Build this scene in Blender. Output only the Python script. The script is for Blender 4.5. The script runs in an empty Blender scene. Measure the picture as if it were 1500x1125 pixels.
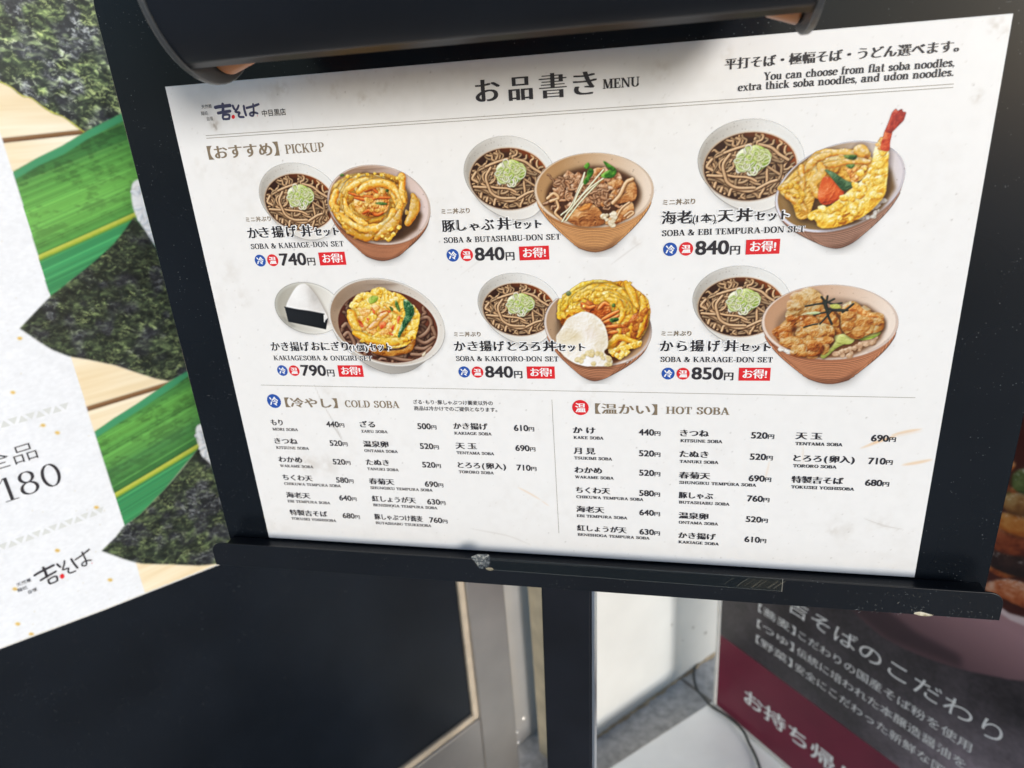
import bpy, bmesh, math, random
import numpy as np
from mathutils import Matrix, Vector

S = bpy.context.scene
C = S.collection
R = math.radians

# ------------------------------------------------------------------ camera
ZT = 1.18                                            # height of the top edge of the menu sheet
CW = np.array([0.06148151, -0.38041664, 1.1586172])  # camera position
CR = np.array([[0.97859874, 0.01106606, -0.20548005],
               [0.19447638, -0.37610331, 0.90593887],
               [-0.06725655, -0.92651165, -0.37020631]])   # columns: right, down, forward
cam = bpy.data.cameras.new('camera'); camo = bpy.data.objects.new('camera', cam); C.objects.link(camo)
m = Matrix([[CR[i][0], -CR[i][1], -CR[i][2], CW[i]] for i in range(3)] + [[0, 0, 0, 1]])
camo.matrix_world = m
cam.sensor_fit = 'HORIZONTAL'; cam.sensor_width = 36.0
cam.lens = 36.0 * 1030.4 / 1500.0
cam.clip_start = 0.01; cam.clip_end = 500
cam.dof.use_dof = True; cam.dof.focus_distance = 0.395; cam.dof.aperture_fstop = 9.2
S.camera = camo

# ------------------------------------------------------------------ light
EL, AZ = 10, 142                                     # sun elevation, compass direction it comes from (0 = +Y)
W = bpy.data.worlds.new('World'); S.world = W; W.use_nodes = True
nt = W.node_tree; nt.nodes.clear()
sky = nt.nodes.new('ShaderNodeTexSky'); sky.sky_type = 'NISHITA'; sky.sun_disc = False
sky.sun_elevation = R(EL); sky.sun_rotation = R(AZ); sky.air_density = 1.0; sky.dust_density = 0.8; sky.ozone_density = 2.5
bg = nt.nodes.new('ShaderNodeBackground'); bg.inputs['Strength'].default_value = 0.15
wo = nt.nodes.new('ShaderNodeOutputWorld')
nt.links.new(sky.outputs[0], bg.inputs['Color']); nt.links.new(bg.outputs[0], wo.inputs['Surface'])
sl = bpy.data.lights.new('sun', 'SUN'); sl.energy = 2.3; sl.angle = R(15); sl.color = (1.0, 0.985, 0.97)
so = bpy.data.objects.new('sun', sl); C.objects.link(so)
az = R(AZ); el = R(EL)
sdir = Vector((math.sin(az) * math.cos(el), math.cos(az) * math.cos(el), math.sin(el)))
so.rotation_euler = sdir.to_track_quat('Z', 'Y').to_euler()
S.view_settings.view_transform = 'Standard'; S.view_settings.look = 'None'
S.view_settings.exposure = 0.33; S.view_settings.gamma = 1.0; S.view_settings.use_curve_mapping = False
S.render.engine = 'CYCLES'; S.cycles.transparent_max_bounces = 16; S.cycles.max_bounces = 6

# ------------------------------------------------------------------ small helpers
def lin(c):
    c = np.asarray(c, float) / 255.0
    return np.where(c <= 0.04045, c / 12.92, ((c + 0.055) / 1.055) ** 2.4)

def tag(o, label=None, cat=None, group=None, kind=None):
    if label: o['label'] = label
    if cat: o['category'] = cat
    if group: o['group'] = group
    if kind: o['kind'] = kind
    return o

def empty(name, loc=(0, 0, 0), rot=(0, 0, 0), parent=None):
    o = bpy.data.objects.new(name, None); C.objects.link(o)
    o.empty_display_size = 0.05
    o.location = loc; o.rotation_euler = rot
    if parent: o.parent = parent
    return o

def link(name, me, mat, parent=None, loc=(0, 0, 0), rot=(0, 0, 0)):
    o = bpy.data.objects.new(name, me); C.objects.link(o)
    if mat is not None and not me.materials: me.materials.append(mat)
    o.location = loc; o.rotation_euler = rot
    if parent: o.parent = parent
    return o

def mat(name, col, rough=0.5, spec=0.5, metal=0.0, noise=None, bump=None, coat=0.0):
    """noise = (scale, amount, detail) mottles the base colour, bump = (scale, strength, distance)."""
    M = bpy.data.materials.new(name); M.use_nodes = True
    n = M.node_tree; b = n.nodes['Principled BSDF']
    b.inputs['Base Color'].default_value = (*col, 1); b.inputs['Roughness'].default_value = rough
    b.inputs['Specular IOR Level'].default_value = spec; b.inputs['Metallic'].default_value = metal
    b.inputs['Coat Weight'].default_value = coat
    tc = n.nodes.new('ShaderNodeTexCoord')
    if noise:
        t = n.nodes.new('ShaderNodeTexNoise'); t.inputs['Scale'].default_value = noise[0]; t.inputs['Detail'].default_value = noise[2]
        n.links.new(tc.outputs['Object'], t.inputs['Vector'])
        r = n.nodes.new('ShaderNodeValToRGB')
        r.color_ramp.elements[0].position = 0.3; r.color_ramp.elements[1].position = 0.7
        a = noise[1]
        r.color_ramp.elements[0].color = (*[max(0, c * (1 - a)) for c in col], 1)
        r.color_ramp.elements[1].color = (*[min(1, c * (1 + a)) for c in col], 1)
        n.links.new(t.outputs['Fac'], r.inputs['Fac']); n.links.new(r.outputs['Color'], b.inputs['Base Color'])
    if bump:
        t2 = n.nodes.new('ShaderNodeTexNoise'); t2.inputs['Scale'].default_value = bump[0]; t2.inputs['Detail'].default_value = 4
        n.links.new(tc.outputs['Object'], t2.inputs['Vector'])
        bu = n.nodes.new('ShaderNodeBump'); bu.inputs['Strength'].default_value = bump[1]; bu.inputs['Distance'].default_value = bump[2]
        n.links.new(t2.outputs['Fac'], bu.inputs['Height']); n.links.new(bu.outputs['Normal'], b.inputs['Normal'])
    return M

def dusty_black(name, col, rough, spec, amount=1.0):
    """black laminate with fine pale dust specks, lint and faint smears"""
    M = mat(name, col, rough, spec, noise=(9, 0.25, 3))
    n = M.node_tree; b = n.nodes['Principled BSDF']
    tc = n.nodes.new('ShaderNodeTexCoord')
    base = b.inputs['Base Color'].links[0].from_socket
    def layer(prev, sc, stretch, lo, hi, c, dens):
        mp = n.nodes.new('ShaderNodeMapping'); mp.inputs['Scale'].default_value = stretch; mp.inputs['Rotation'].default_value = (0.3, 0.7, 0.5)
        n.links.new(tc.outputs['Object'], mp.inputs['Vector'])
        v = n.nodes.new('ShaderNodeTexVoronoi'); v.inputs['Scale'].default_value = sc
        n.links.new(mp.outputs[0], v.inputs['Vector'])
        r = n.nodes.new('ShaderNodeMapRange'); r.inputs['From Min'].default_value = hi; r.inputs['From Max'].default_value = lo
        n.links.new(v.outputs['Distance'], r.inputs['Value'])
        t = n.nodes.new('ShaderNodeTexNoise'); t.inputs['Scale'].default_value = sc * 0.16; t.inputs['Detail'].default_value = 3
        n.links.new(tc.outputs['Object'], t.inputs['Vector'])
        r2 = n.nodes.new('ShaderNodeMapRange'); r2.inputs['From Min'].default_value = 0.5; r2.inputs['From Max'].default_value = 0.72
        n.links.new(t.outputs['Fac'], r2.inputs['Value'])
        mu = n.nodes.new('ShaderNodeMath'); mu.operation = 'MULTIPLY'
        n.links.new(r.outputs[0], mu.inputs[0]); n.links.new(r2.outputs[0], mu.inputs[1])
        mu2 = n.nodes.new('ShaderNodeMath'); mu2.operation = 'MULTIPLY'; mu2.inputs[1].default_value = dens * amount
        n.links.new(mu.outputs[0], mu2.inputs[0])
        mx = n.nodes.new('ShaderNodeMix'); mx.data_type = 'RGBA'
        n.links.new(mu2.outputs[0], mx.inputs['Factor']); n.links.new(prev, mx.inputs['A']); mx.inputs['B'].default_value = (*c, 1)
        return mx.outputs['Result']
    o = layer(base, 420, (1, 1, 1), 0.02, 0.16, (0.30, 0.32, 0.33), 0.75)
    o = layer(o, 230, (1, 1, 1), 0.0, 0.08, (0.38, 0.40, 0.40), 0.8)
    o = layer(o, 120, (0.35, 1, 2.2), 0.0, 0.07, (0.26, 0.28, 0.28), 0.7)
    n.links.new(o, b.inputs['Base Color'])
    return M

def attr_mat(name, rough=0.35, spec=0.35, alpha=True):
    """a printed surface: the ink colour is stored on the mesh"""
    M = bpy.data.materials.new(name); M.use_nodes = True
    n = M.node_tree; b = n.nodes['Principled BSDF']
    a = n.nodes.new('ShaderNodeAttribute'); a.attribute_name = 'ink'
    n.links.new(a.outputs['Color'], b.inputs['Base Color'])
    if alpha: n.links.new(a.outputs['Alpha'], b.inputs['Alpha'])
    b.inputs['Roughness'].default_value = rough; b.inputs['Specular IOR Level'].default_value = spec
    return M

def poly_mesh(name, verts, faces, smooth=False):
    me = bpy.data.meshes.new(name); me.from_pydata([tuple(map(float, v)) for v in verts], [], faces); me.update()
    if smooth:
        for p in me.polygons: p.use_smooth = True
    return me

def box(bm, lo, hi):
    v = [bm.verts.new((x, y, z)) for x in (lo[0], hi[0]) for y in (lo[1], hi[1]) for z in (lo[2], hi[2])]
    for f in ((0, 1, 3, 2), (4, 6, 7, 5), (0, 4, 5, 1), (2, 3, 7, 6), (0, 2, 6, 4), (1, 5, 7, 3)): bm.faces.new([v[i] for i in f])

def bm_obj(name, bm, material, parent=None, bevel=0.0, segs=2, loc=(0, 0, 0), rot=(0, 0, 0), smooth=False):
    bmesh.ops.recalc_face_normals(bm, faces=bm.faces)
    if bevel: bmesh.ops.bevel(bm, geom=bm.edges[:], offset=bevel, segments=segs, affect='EDGES', profile=0.5)
    me = bpy.data.meshes.new(name); bm.to_mesh(me); bm.free()
    if smooth:
        for p in me.polygons: p.use_smooth = True
    return link(name, me, material, parent, loc, rot)

def prism(outline, y0, y1, axis='y'):
    """extrude an outline of (x, z) pairs from y0 to y1"""
    bm = bmesh.new()
    a = [bm.verts.new((x, y0, z)) for x, z in outline]; b = [bm.verts.new((x, y1, z)) for x, z in outline]
    bm.faces.new(a); bm.faces.new(list(reversed(b)))
    k = len(a)
    for i in range(k): bm.faces.new([a[i], b[i], b[(i + 1) % k], a[(i + 1) % k]])
    return bm

def rrect(x0, z0, x1, z1, r, corners=(1, 1, 1, 1), seg=8):
    """rounded rectangle, corners = bl, br, tr, tl"""
    out = []
    for (cx, cz, a0), on in zip(((x0, z0, 180), (x1, z0, 270), (x1, z1, 0), (x0, z1, 90)), corners):
        if not on: out.append((cx, cz)); continue
        sx = 1 if cx == x0 else -1; sz = 1 if cz == z0 else -1
        for i in range(seg + 1):
            a = R(a0 + 90 * i / seg); out.append((cx + sx * r + r * math.cos(a), cz + sz * r + r * math.sin(a)))
    return out

# ------------------------------------------------------------------ flat printed artwork: a small 2D painter
def cr(pts, n=12, closed=False):
    """Catmull-Rom through points"""
    P = np.asarray(pts, float)
    if len(P) < 3 and not closed:
        t = np.linspace(0, 1, n + 1)[:, None]; return P[0] * (1 - t) + P[1] * t
    Q = np.vstack([P[-1], P, P[0], P[1]]) if closed else np.vstack([2 * P[0] - P[1], P, 2 * P[-1] - P[-2]])
    t = np.linspace(0, 1, n, endpoint=False)[:, None]; out = []
    for i in range(len(Q) - 3):
        a, b, c, d = Q[i:i + 4]
        out.append(0.5 * (2 * b + (c - a) * t + (2 * a - 5 * b + 4 * c - d) * t ** 2 + (3 * b - a - 3 * c + d) * t ** 3))
    out = np.vstack(out)
    return out if closed else np.vstack([out, P[-1]])

def vnoise(shape, cell, rng, stretch=(1, 1)):
    h, w = shape
    gy, gx = int(h / (cell * stretch[1])) + 3, int(w / (cell * stretch[0])) + 3
    g = rng.random((gy, gx))
    y = np.arange(h) / (cell * stretch[1]); x = np.arange(w) / (cell * stretch[0])
    yi, xi = y.astype(int), x.astype(int); fy, fx = y - yi, x - xi
    fy = (fy * fy * (3 - 2 * fy))[:, None]; fx = (fx * fx * (3 - 2 * fx))[None]
    a = g[np.ix_(yi, xi)]; b = g[np.ix_(yi, xi + 1)]; c = g[np.ix_(yi + 1, xi)]; d = g[np.ix_(yi + 1, xi + 1)]
    return (a * (1 - fx) + b * fx) * (1 - fy) + (c * (1 - fx) + d * fx) * fy

def fbm(shape, cell, rng, octs=4, stretch=(1, 1), gain=0.55):
    o = np.zeros(shape); amp = 1; tot = 0
    for i in range(octs):
        o += amp * vnoise(shape, max(cell / 2 ** i, 1.01), rng, stretch); tot += amp; amp *= gain
    return o / tot

def blur(a, r):
    r = int(round(r))
    if r < 1: return a
    for _ in range(2):
        for ax in (0, 1):
            p = [(0, 0)] * a.ndim; p[ax] = (r + 1, r)
            c = np.cumsum(np.pad(a, p, mode='edge'), axis=ax)
            n = a.shape[ax]
            hi = np.take(c, range(2 * r + 1, 2 * r + 1 + n), axis=ax); lo = np.take(c, range(0, n), axis=ax)
            a = (hi - lo) / (2 * r + 1)
    return a

class Art:
    """canvas in millimetres; fn maps drawing coordinates to millimetres"""
    def __init__(s, x0, y0, x1, y1, ppm=8.0, fn=None, seed=1):
        s.x0, s.y0, s.ppm = x0, y0, ppm
        s.w = int((x1 - x0) * ppm) // 2 * 2; s.h = int((y1 - y0) * ppm) // 2 * 2
        s.rgb = np.full((s.h, s.w, 3), 245.0); s.a = np.zeros((s.h, s.w))
        s.rng = np.random.default_rng(seed); s.fn = fn or (lambda u, v: (u, v))
    def px(s, pts):
        P = np.array([s.fn(*p) for p in np.asarray(pts, float)])
        return (P - [s.x0, s.y0]) * s.ppm
    def scale(s, u, v, d=10.0):
        a, b = np.array(s.fn(u, v)), np.array(s.fn(u + d, v)); c = np.array(s.fn(u, v + d))
        return (np.hypot(*(b - a)) + np.hypot(*(c - a))) / 2 / d * s.ppm
    def win(s, P, pad):
        lo = np.floor(P.min(0) - pad).astype(int); hi = np.ceil(P.max(0) + pad).astype(int) + 1
        lo = np.maximum(lo, 0); hi = np.minimum(hi, [s.w, s.h])
        return (slice(lo[1], hi[1]), slice(lo[0], hi[0])) if (hi > lo).all() else None
    def mask(s, P, W):
        ys = np.arange(W[0].start, W[0].stop) + 0.5; xs = np.arange(W[1].start, W[1].stop) + 0.5
        X, Y = np.meshgrid(xs, ys); ins = np.zeros(X.shape, bool)
        Q = np.roll(P, -1, 0)
        for (ax, ay), (bx, by) in zip(P, Q):
            if ay == by: continue
            ins ^= ((ay > Y) != (by > Y)) & (X < (bx - ax) * (Y - ay) / (by - ay) + ax)
        return ins.astype(float)
    def comp(s, W, col, al, solid=True):
        al3 = al[..., None]
        a0 = s.a[W][..., None]
        if solid:
            na = al3 + a0 * (1 - al3)
            s.rgb[W] = np.where(na > 1e-4, (col * al3 + s.rgb[W] * a0 * (1 - al3)) / np.maximum(na, 1e-4), s.rgb[W])
            s.a[W] = na[..., 0]
        else:                                        # only over what is already printed
            s.rgb[W] = s.rgb[W] * (1 - al3) + col * al3
    def poly(s, pts, col, alpha=1.0, soft=0, smooth=False, grad=None, solid=True, closed_n=10):
        P = s.px(cr(pts, closed_n, True) if smooth else pts)
        W = s.win(P, soft * 2 + 2)
        if W is None: return
        M = s.mask(P, W)
        if soft: M = blur(M, soft)
        c = np.array(col, float)
        if grad is not None:                         # grad = (pt0, pt1, col1)
            a, b = s.px([grad[0], grad[1]])
            ys = np.arange(W[0].start, W[0].stop); xs = np.arange(W[1].start, W[1].stop)
            X, Y = np.meshgrid(xs, ys); d = b - a
            t = np.clip(((X - a[0]) * d[0] + (Y - a[1]) * d[1]) / (d @ d), 0, 1)[..., None]
            c = c * (1 - t) + np.array(grad[2], float) * t
        s.comp(W, c, M * alpha, solid)
    def tube(s, pts, r, col, edge=None, hi=None, n=10, rough=0.0, shadow=0.45, clip=None, taper=0.0, alpha=1.0, closed=False, wob=0.0):
        """a rounded strand lit from the upper left"""
        Q = s.px(cr(pts, n, closed)); r = r * s.scale(*np.asarray(pts, float).mean(0)) if s.fn else r
        seg = np.hypot(*np.diff(Q, axis=0).T); L = np.r_[0, np.cumsum(seg)]
        if L[-1] < 0.5: return
        k = max(int(L[-1] / max(0.5, r * 0.2)), 3); tt = np.linspace(0, L[-1], k)
        Q = np.c_[np.interp(tt, L, Q[:, 0]), np.interp(tt, L, Q[:, 1])]
        T = np.gradient(Q, axis=0); T /= np.maximum(np.hypot(*T.T), 1e-6)[:, None]
        W = s.win(Q, r * 1.9 + 3)
        if W is None: return
        oy, ox = W[0].start, W[1].start
        D = np.full((W[0].stop - oy, W[1].stop - ox), 9.0); N = np.zeros(D.shape)
        rr = np.full(k, r)
        if taper: rr = r * (1 - taper * np.abs(np.linspace(-1, 1, k)) ** 2.5)
        if wob: rr = rr * (1 + wob * np.interp(np.linspace(0, 1, k), np.linspace(0, 1, max(int(L[-1] / (2.2 * r)), 2) + 1), s.rng.uniform(-1, 1, max(int(L[-1] / (2.2 * r)), 2) + 1)))
        ang = np.zeros(D.shape)
        for (x, y), (tx, ty), q in zip(Q, T, rr):
            e = q * 1.8
            a0, a1 = max(int(x - e) - ox, 0), min(int(x + e) + 2 - ox, D.shape[1]); b0, b1 = max(int(y - e) - oy, 0), min(int(y + e) + 2 - oy, D.shape[0])
            if a1 <= a0 or b1 <= b0: continue
            X = np.arange(a0, a1) + ox + 0.5 - x; Y = (np.arange(b0, b1) + oy + 0.5 - y)[:, None]
            d = np.sqrt(X * X + Y * Y) / q
            sub = D[b0:b1, a0:a1]; better = d < sub
            sub[better] = d[better]
            sn = (X * -ty + Y * tx) / q
            N[b0:b1, a0:a1][better] = sn[better]; ang[b0:b1, a0:a1][better] = (-ty * -0.55 + tx * 0.83)
        cl = 1.0 if clip is None else clip[W]
        if shadow:
            sh = np.clip((1.75 - D) / 0.9, 0, 1) * shadow
            s.comp(W, np.array([52.0, 25, 8]), sh * cl, False)
        M = np.clip((1 - D) * np.maximum(r, 1) + 0.5, 0, 1)
        p = np.clip(N, -1, 1); lam = np.clip(0.72 * np.sqrt(np.maximum(1 - p * p, 0)) + 0.6 * p * ang, 0, 1)
        if rough: lam = np.clip(lam + rough * (fbm(D.shape, max(r * 0.7, 2), s.rng, 3) - 0.5) * 2, 0, 1)
        col = np.array(col, float); edge = col * 0.45 if edge is None else np.array(edge, float); hi = np.minimum(col * 1.25 + 12, 255) if hi is None else np.array(hi, float)
        l3 = lam[..., None]
        c = np.where(l3 < 0.6, edge + (col - edge) * l3 / 0.6, col + (hi - col) * (l3 - 0.6) / 0.4)
        s.comp(W, c, M * cl * alpha)
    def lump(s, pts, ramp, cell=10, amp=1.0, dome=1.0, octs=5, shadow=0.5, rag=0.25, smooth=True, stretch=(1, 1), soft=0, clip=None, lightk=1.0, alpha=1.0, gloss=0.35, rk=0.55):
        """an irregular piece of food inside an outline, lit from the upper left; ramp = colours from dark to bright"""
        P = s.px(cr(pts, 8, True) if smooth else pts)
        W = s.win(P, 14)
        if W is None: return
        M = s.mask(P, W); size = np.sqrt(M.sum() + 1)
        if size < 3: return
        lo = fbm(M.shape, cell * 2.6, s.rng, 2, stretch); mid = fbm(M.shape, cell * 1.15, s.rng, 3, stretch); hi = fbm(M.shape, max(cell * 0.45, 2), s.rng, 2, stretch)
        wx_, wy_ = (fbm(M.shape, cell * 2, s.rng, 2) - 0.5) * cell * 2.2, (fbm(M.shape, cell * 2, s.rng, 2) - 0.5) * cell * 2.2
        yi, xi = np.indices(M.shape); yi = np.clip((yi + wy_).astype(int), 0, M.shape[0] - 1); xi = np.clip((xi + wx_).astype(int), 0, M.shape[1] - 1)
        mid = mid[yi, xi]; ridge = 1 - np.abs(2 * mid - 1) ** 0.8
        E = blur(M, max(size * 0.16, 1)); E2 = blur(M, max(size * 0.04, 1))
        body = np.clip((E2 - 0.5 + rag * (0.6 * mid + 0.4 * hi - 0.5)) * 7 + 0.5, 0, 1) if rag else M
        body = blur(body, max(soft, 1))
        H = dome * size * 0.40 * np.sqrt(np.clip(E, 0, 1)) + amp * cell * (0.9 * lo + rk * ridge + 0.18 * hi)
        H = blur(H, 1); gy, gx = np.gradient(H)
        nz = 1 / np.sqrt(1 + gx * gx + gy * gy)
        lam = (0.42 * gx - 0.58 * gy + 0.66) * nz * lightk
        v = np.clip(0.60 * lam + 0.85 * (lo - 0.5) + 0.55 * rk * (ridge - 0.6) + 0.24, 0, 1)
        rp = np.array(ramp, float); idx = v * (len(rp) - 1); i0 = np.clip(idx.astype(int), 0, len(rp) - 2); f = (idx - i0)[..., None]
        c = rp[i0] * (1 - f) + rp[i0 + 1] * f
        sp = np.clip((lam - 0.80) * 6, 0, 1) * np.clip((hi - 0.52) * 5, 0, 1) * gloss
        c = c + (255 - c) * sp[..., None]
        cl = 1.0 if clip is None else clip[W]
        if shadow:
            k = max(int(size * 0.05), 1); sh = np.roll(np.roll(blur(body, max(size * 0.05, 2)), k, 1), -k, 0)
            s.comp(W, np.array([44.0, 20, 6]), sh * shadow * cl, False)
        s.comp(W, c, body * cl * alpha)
    def full_mask(s, pts, smooth=False):
        P = s.px(cr(pts, 10, True) if smooth else pts); o = np.zeros((s.h, s.w)); W = s.win(P, 2)
        if W is not None: o[W] = s.mask(P, W)
        return o
    def dots(s, M, n, col, r=(0.5, 1.2), alpha=0.6):
        ys, xs = np.nonzero(M > 0.5)
        for i in s.rng.integers(0, max(len(ys), 1), n) if len(ys) else []:
            y, x = ys[i], xs[i]; q = s.rng.uniform(*r) * s.ppm / 8
            W = s.win(np.array([[x, y]], float), q + 2)
            if W is None: continue
            X, Y = np.meshgrid(np.arange(W[1].start, W[1].stop) - x, np.arange(W[0].start, W[0].stop) - y)
            s.comp(W, np.array(col, float), np.clip(q - np.hypot(X, Y) + 0.5, 0, 1) * alpha, False)
    def mesh(s, name, scale=0.001, white=0.80, cut=0.01, full=False, crisp=0.0, ox=0.0, oy=0.0):
        """half-size average, then one vertex per pixel with its ink colour"""
        h, w = s.h // 2, s.w // 2
        if crisp:
            s.rgb = blur(s.rgb, 1); s.a = blur(s.a, 1)
            s.rgb = np.clip(s.rgb + crisp * 0.22 * (s.rgb - blur(s.rgb, 9)) * (s.a[..., None] > 0.95) + s.rng.normal(0, 4, s.a.shape)[..., None], 0, 255)
        A = s.a.reshape(h, 2, w, 2).mean((1, 3))
        Lr = lin(np.clip(s.rgb, 0, 255)) * s.a[..., None]
        Cc = Lr.reshape(h, 2, w, 2, 3).mean((1, 3)) / np.maximum(A, 1e-4)[..., None]
        step = 2 / s.ppm
        X, Y = np.meshgrid((s.x0 + ox + (np.arange(w) + 0.5) * step) * scale, (s.y0 + oy + (np.arange(h) + 0.5) * step) * scale)
        use = np.ones((h - 1, w - 1), bool) if full else (np.maximum(np.maximum(A[:-1, :-1], A[1:, :-1]), np.maximum(A[:-1, 1:], A[1:, 1:])) > cut)
        idx = np.arange(h * w).reshape(h, w)
        q = np.stack([idx[:-1, :-1], idx[:-1, 1:], idx[1:, 1:], idx[1:, :-1]], -1)[use]
        used = np.unique(q); remap = np.full(h * w, -1); remap[used] = np.arange(len(used)); q = remap[q]
        co = np.zeros((len(used), 3)); co[:, 0] = X.ravel()[used]; co[:, 1] = Y.ravel()[used]
        me = bpy.data.meshes.new(name)
        me.vertices.add(len(used)); me.vertices.foreach_set('co', co.ravel())
        me.loops.add(q.size); me.loops.foreach_set('vertex_index', q.ravel().astype(np.int32))
        me.polygons.add(len(q)); me.polygons.foreach_set('loop_start', np.arange(0, q.size, 4, dtype=np.int32))
        try: me.polygons.foreach_set('loop_total', np.full(len(q), 4, np.int32))
        except Exception: pass
        me.update(calc_edges=True)
        at = me.color_attributes.new('ink', 'FLOAT_COLOR', 'POINT')
        col = np.concatenate([np.clip(Cc * white, 0, 1).reshape(-1, 3), A.reshape(-1, 1) if not full else np.ones((h * w, 1))], 1)[used]
        at.data.foreach_set('color', col.astype(np.float32).ravel())
        return me

# ------------------------------------------------------------------ lettering
LIFT = 4e-6
def flat_mesh(name, polys, holes=None):
    """list of quads/polygons [(x, y), ...] -> one flat mesh, each piece lifted a hair above the last"""
    V, F = [], []
    for i, p in enumerate(polys):
        b = len(V)
        V += [(x, y, (i % 7) * LIFT) for x, y in p]; F.append(list(range(b, b + len(p))))
    return V, F

def quadstrip(path, widths):
    P = np.asarray(path, float); T = np.gradient(P, axis=0); T /= np.maximum(np.hypot(*T.T), 1e-9)[:, None]
    Nn = np.c_[-T[:, 1], T[:, 0]]; w = np.asarray(widths)[:, None] / 2
    A, B = P + Nn * w, P - Nn * w
    return A, B

def brush(path, thick=0.19, thin=0.065, k=1.0):
    P = np.asarray(path, float); T = np.gradient(P, axis=0); T /= np.maximum(np.hypot(*T.T), 1e-9)[:, None]
    w = thin + (thick - thin) * np.abs(T[:, 1]) ** (1.3 * k)
    return quadstrip(P, w)

def arc(cx, cy, rx, ry, a0, a1, n=28):
    a = np.radians(np.linspace(a0, a1, n)); return np.c_[cx + rx * np.cos(a), cy + ry * np.sin(a)]

def serif_font(T=0.19, t=0.065, sv=0.10, sh=0.06):
    """a bold roman face: thick stems, thin joins, slab serifs. Returns glyph -> (advance, strips)"""
    G = {}
    def rect(x0, y0, x1, y1): return (np.array([[x0, y1], [x1, y1]]), np.array([[x0, y0], [x1, y0]]))
    def stem(x, y0=0, y1=1, w=None): w = w or T; return rect(x - w / 2, y0, x + w / 2, y1)
    def sf(x, y, hw=None):
        hw = hw or (T / 2 + sv); return rect(x - hw, y, x + hw, y + sh) if y < 0.5 * 1.2 and y == 0 else rect(x - hw, y - sh, x + hw, y)
    def dia(x0, y0, x1, y1, w):
        dx, dy = x1 - x0, y1 - y0; hx = w / 2
        return (np.array([[x0 - hx, y0], [x1 - hx, y1]]), np.array([[x0 + hx, y0], [x1 + hx, y1]]))
    def B(path, th=T, tn=t): return brush(path, th, tn)
    def L(*segs): return np.vstack([np.asarray(s) for s in segs])
    def line(x0, y0, x1, y1, n=6): q = np.linspace(0, 1, n)[:, None]; return np.array([x0, y0]) * (1 - q) + np.array([x1, y1]) * q
    X = 0.20; h = t / 2
    st2 = lambda x: [stem(x), sf(x, 0), sf(x, 1)]
    G['A'] = (0.86, [dia(0.12, 0, 0.41, 1, t * 1.2), dia(0.41, 1, 0.72, 0, T * 1.1), rect(0.2, 0.3, 0.6, 0.3 + t), sf(0.12, 0, 0.13), sf(0.72, 0, 0.17)])
    G['B'] = (0.80, st2(X) + [B(L(line(X, 1 - h, 0.4, 1 - h), arc(0.42, 0.755, 0.2, 0.21, 90, -90), line(0.4, 0.545, X, 0.545))), B(L(line(X, 0.52, 0.44, 0.52), arc(0.44, 0.275, 0.235, 0.245, 90, -90), line(0.44, h, X, h)))])
    G['C'] = (0.82, [B(arc(0.43, 0.5, 0.32, 0.48, 42, 318)), stem(0.70, 0.68, 1.0, t), stem(0.70, 0.03, 0.2, t)])
    G['D'] = (0.88, st2(X) + [B(L(line(X, 1 - h, 0.38, 1 - h), arc(0.38, 0.5, 0.34, 0.5 - h, 90, -90), line(0.38, h, X, h)))])
    G['E'] = (0.76, st2(X) + [rect(X, 1 - t, 0.64, 1), rect(X, 0, 0.66, t), rect(X, 0.5 - h, 0.48, 0.5 + h), stem(0.62, 0.72, 1, t), stem(0.66, 0, 0.3, t), stem(0.48, 0.37, 0.63, t)])
    G['F'] = (0.72, st2(X) + [rect(X, 1 - t, 0.64, 1), rect(X, 0.48 - h, 0.48, 0.48 + h), stem(0.62, 0.72, 1, t), stem(0.48, 0.35, 0.61, t)])
    G['G'] = (0.88, [B(arc(0.43, 0.5, 0.32, 0.48, 42, 335)), stem(0.70, 0.68, 1.0, t), stem(0.70, 0.02, 0.42), rect(0.53, 0.42, 0.84, 0.42 + sh)])
    G['H'] = (0.98, st2(X) + st2(0.76) + [rect(X, 0.5 - h, 0.76, 0.5 + h)])
    G['I'] = (0.42, st2(0.21))
    G['J'] = (0.6, [stem(0.4, 0.25, 1), sf(0.4, 1), B(arc(0.25, 0.22, 0.15, 0.2, 0, -170))])
    G['K'] = (0.92, st2(X) + [dia(0.27, 0.36, 0.70, 1, t * 1.3), dia(0.40, 0.56, 0.74, 0, T * 1.15), sf(0.70, 1, 0.15), sf(0.76, 0, 0.16)])
    G['L'] = (0.74, st2(X) + [rect(X, 0, 0.66, t), stem(0.66, 0, 0.34, t)])
    G['M'] = (1.12, [stem(0.17, 0, 1, t * 1.2), sf(0.17, 0, 0.14), sf(0.2, 1, 0.15), dia(0.24, 1, 0.53, 0.02, T), dia(0.53, 0.02, 0.86, 1, t), stem(0.90), sf(0.90, 0), sf(0.90, 1)])
    G['N'] = (0.98, [stem(0.17, 0, 1, t * 1.2), sf(0.17, 0, 0.14), sf(0.17, 1, 0.15), dia(0.2, 1, 0.78, 0, T), stem(0.80, 0, 1, t * 1.2), sf(0.80, 1, 0.14)])
    G['O'] = (0.88, [B(arc(0.44, 0.5, 0.33, 0.485, 0, 360, 40))])
    G['P'] = (0.76, st2(X) + [B(L(line(X, 1 - h, 0.42, 1 - h), arc(0.42, 0.73, 0.23, 0.235, 90, -90), line(0.42, 0.49, X, 0.49)))])
    G['R'] = (0.90, st2(X) + [B(L(line(X, 1 - h, 0.42, 1 - h), arc(0.42, 0.75, 0.22, 0.215, 90, -90), line(0.42, 0.53, X, 0.53))), dia(0.45, 0.53, 0.72, 0, T), sf(0.76, 0, 0.12)])
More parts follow.
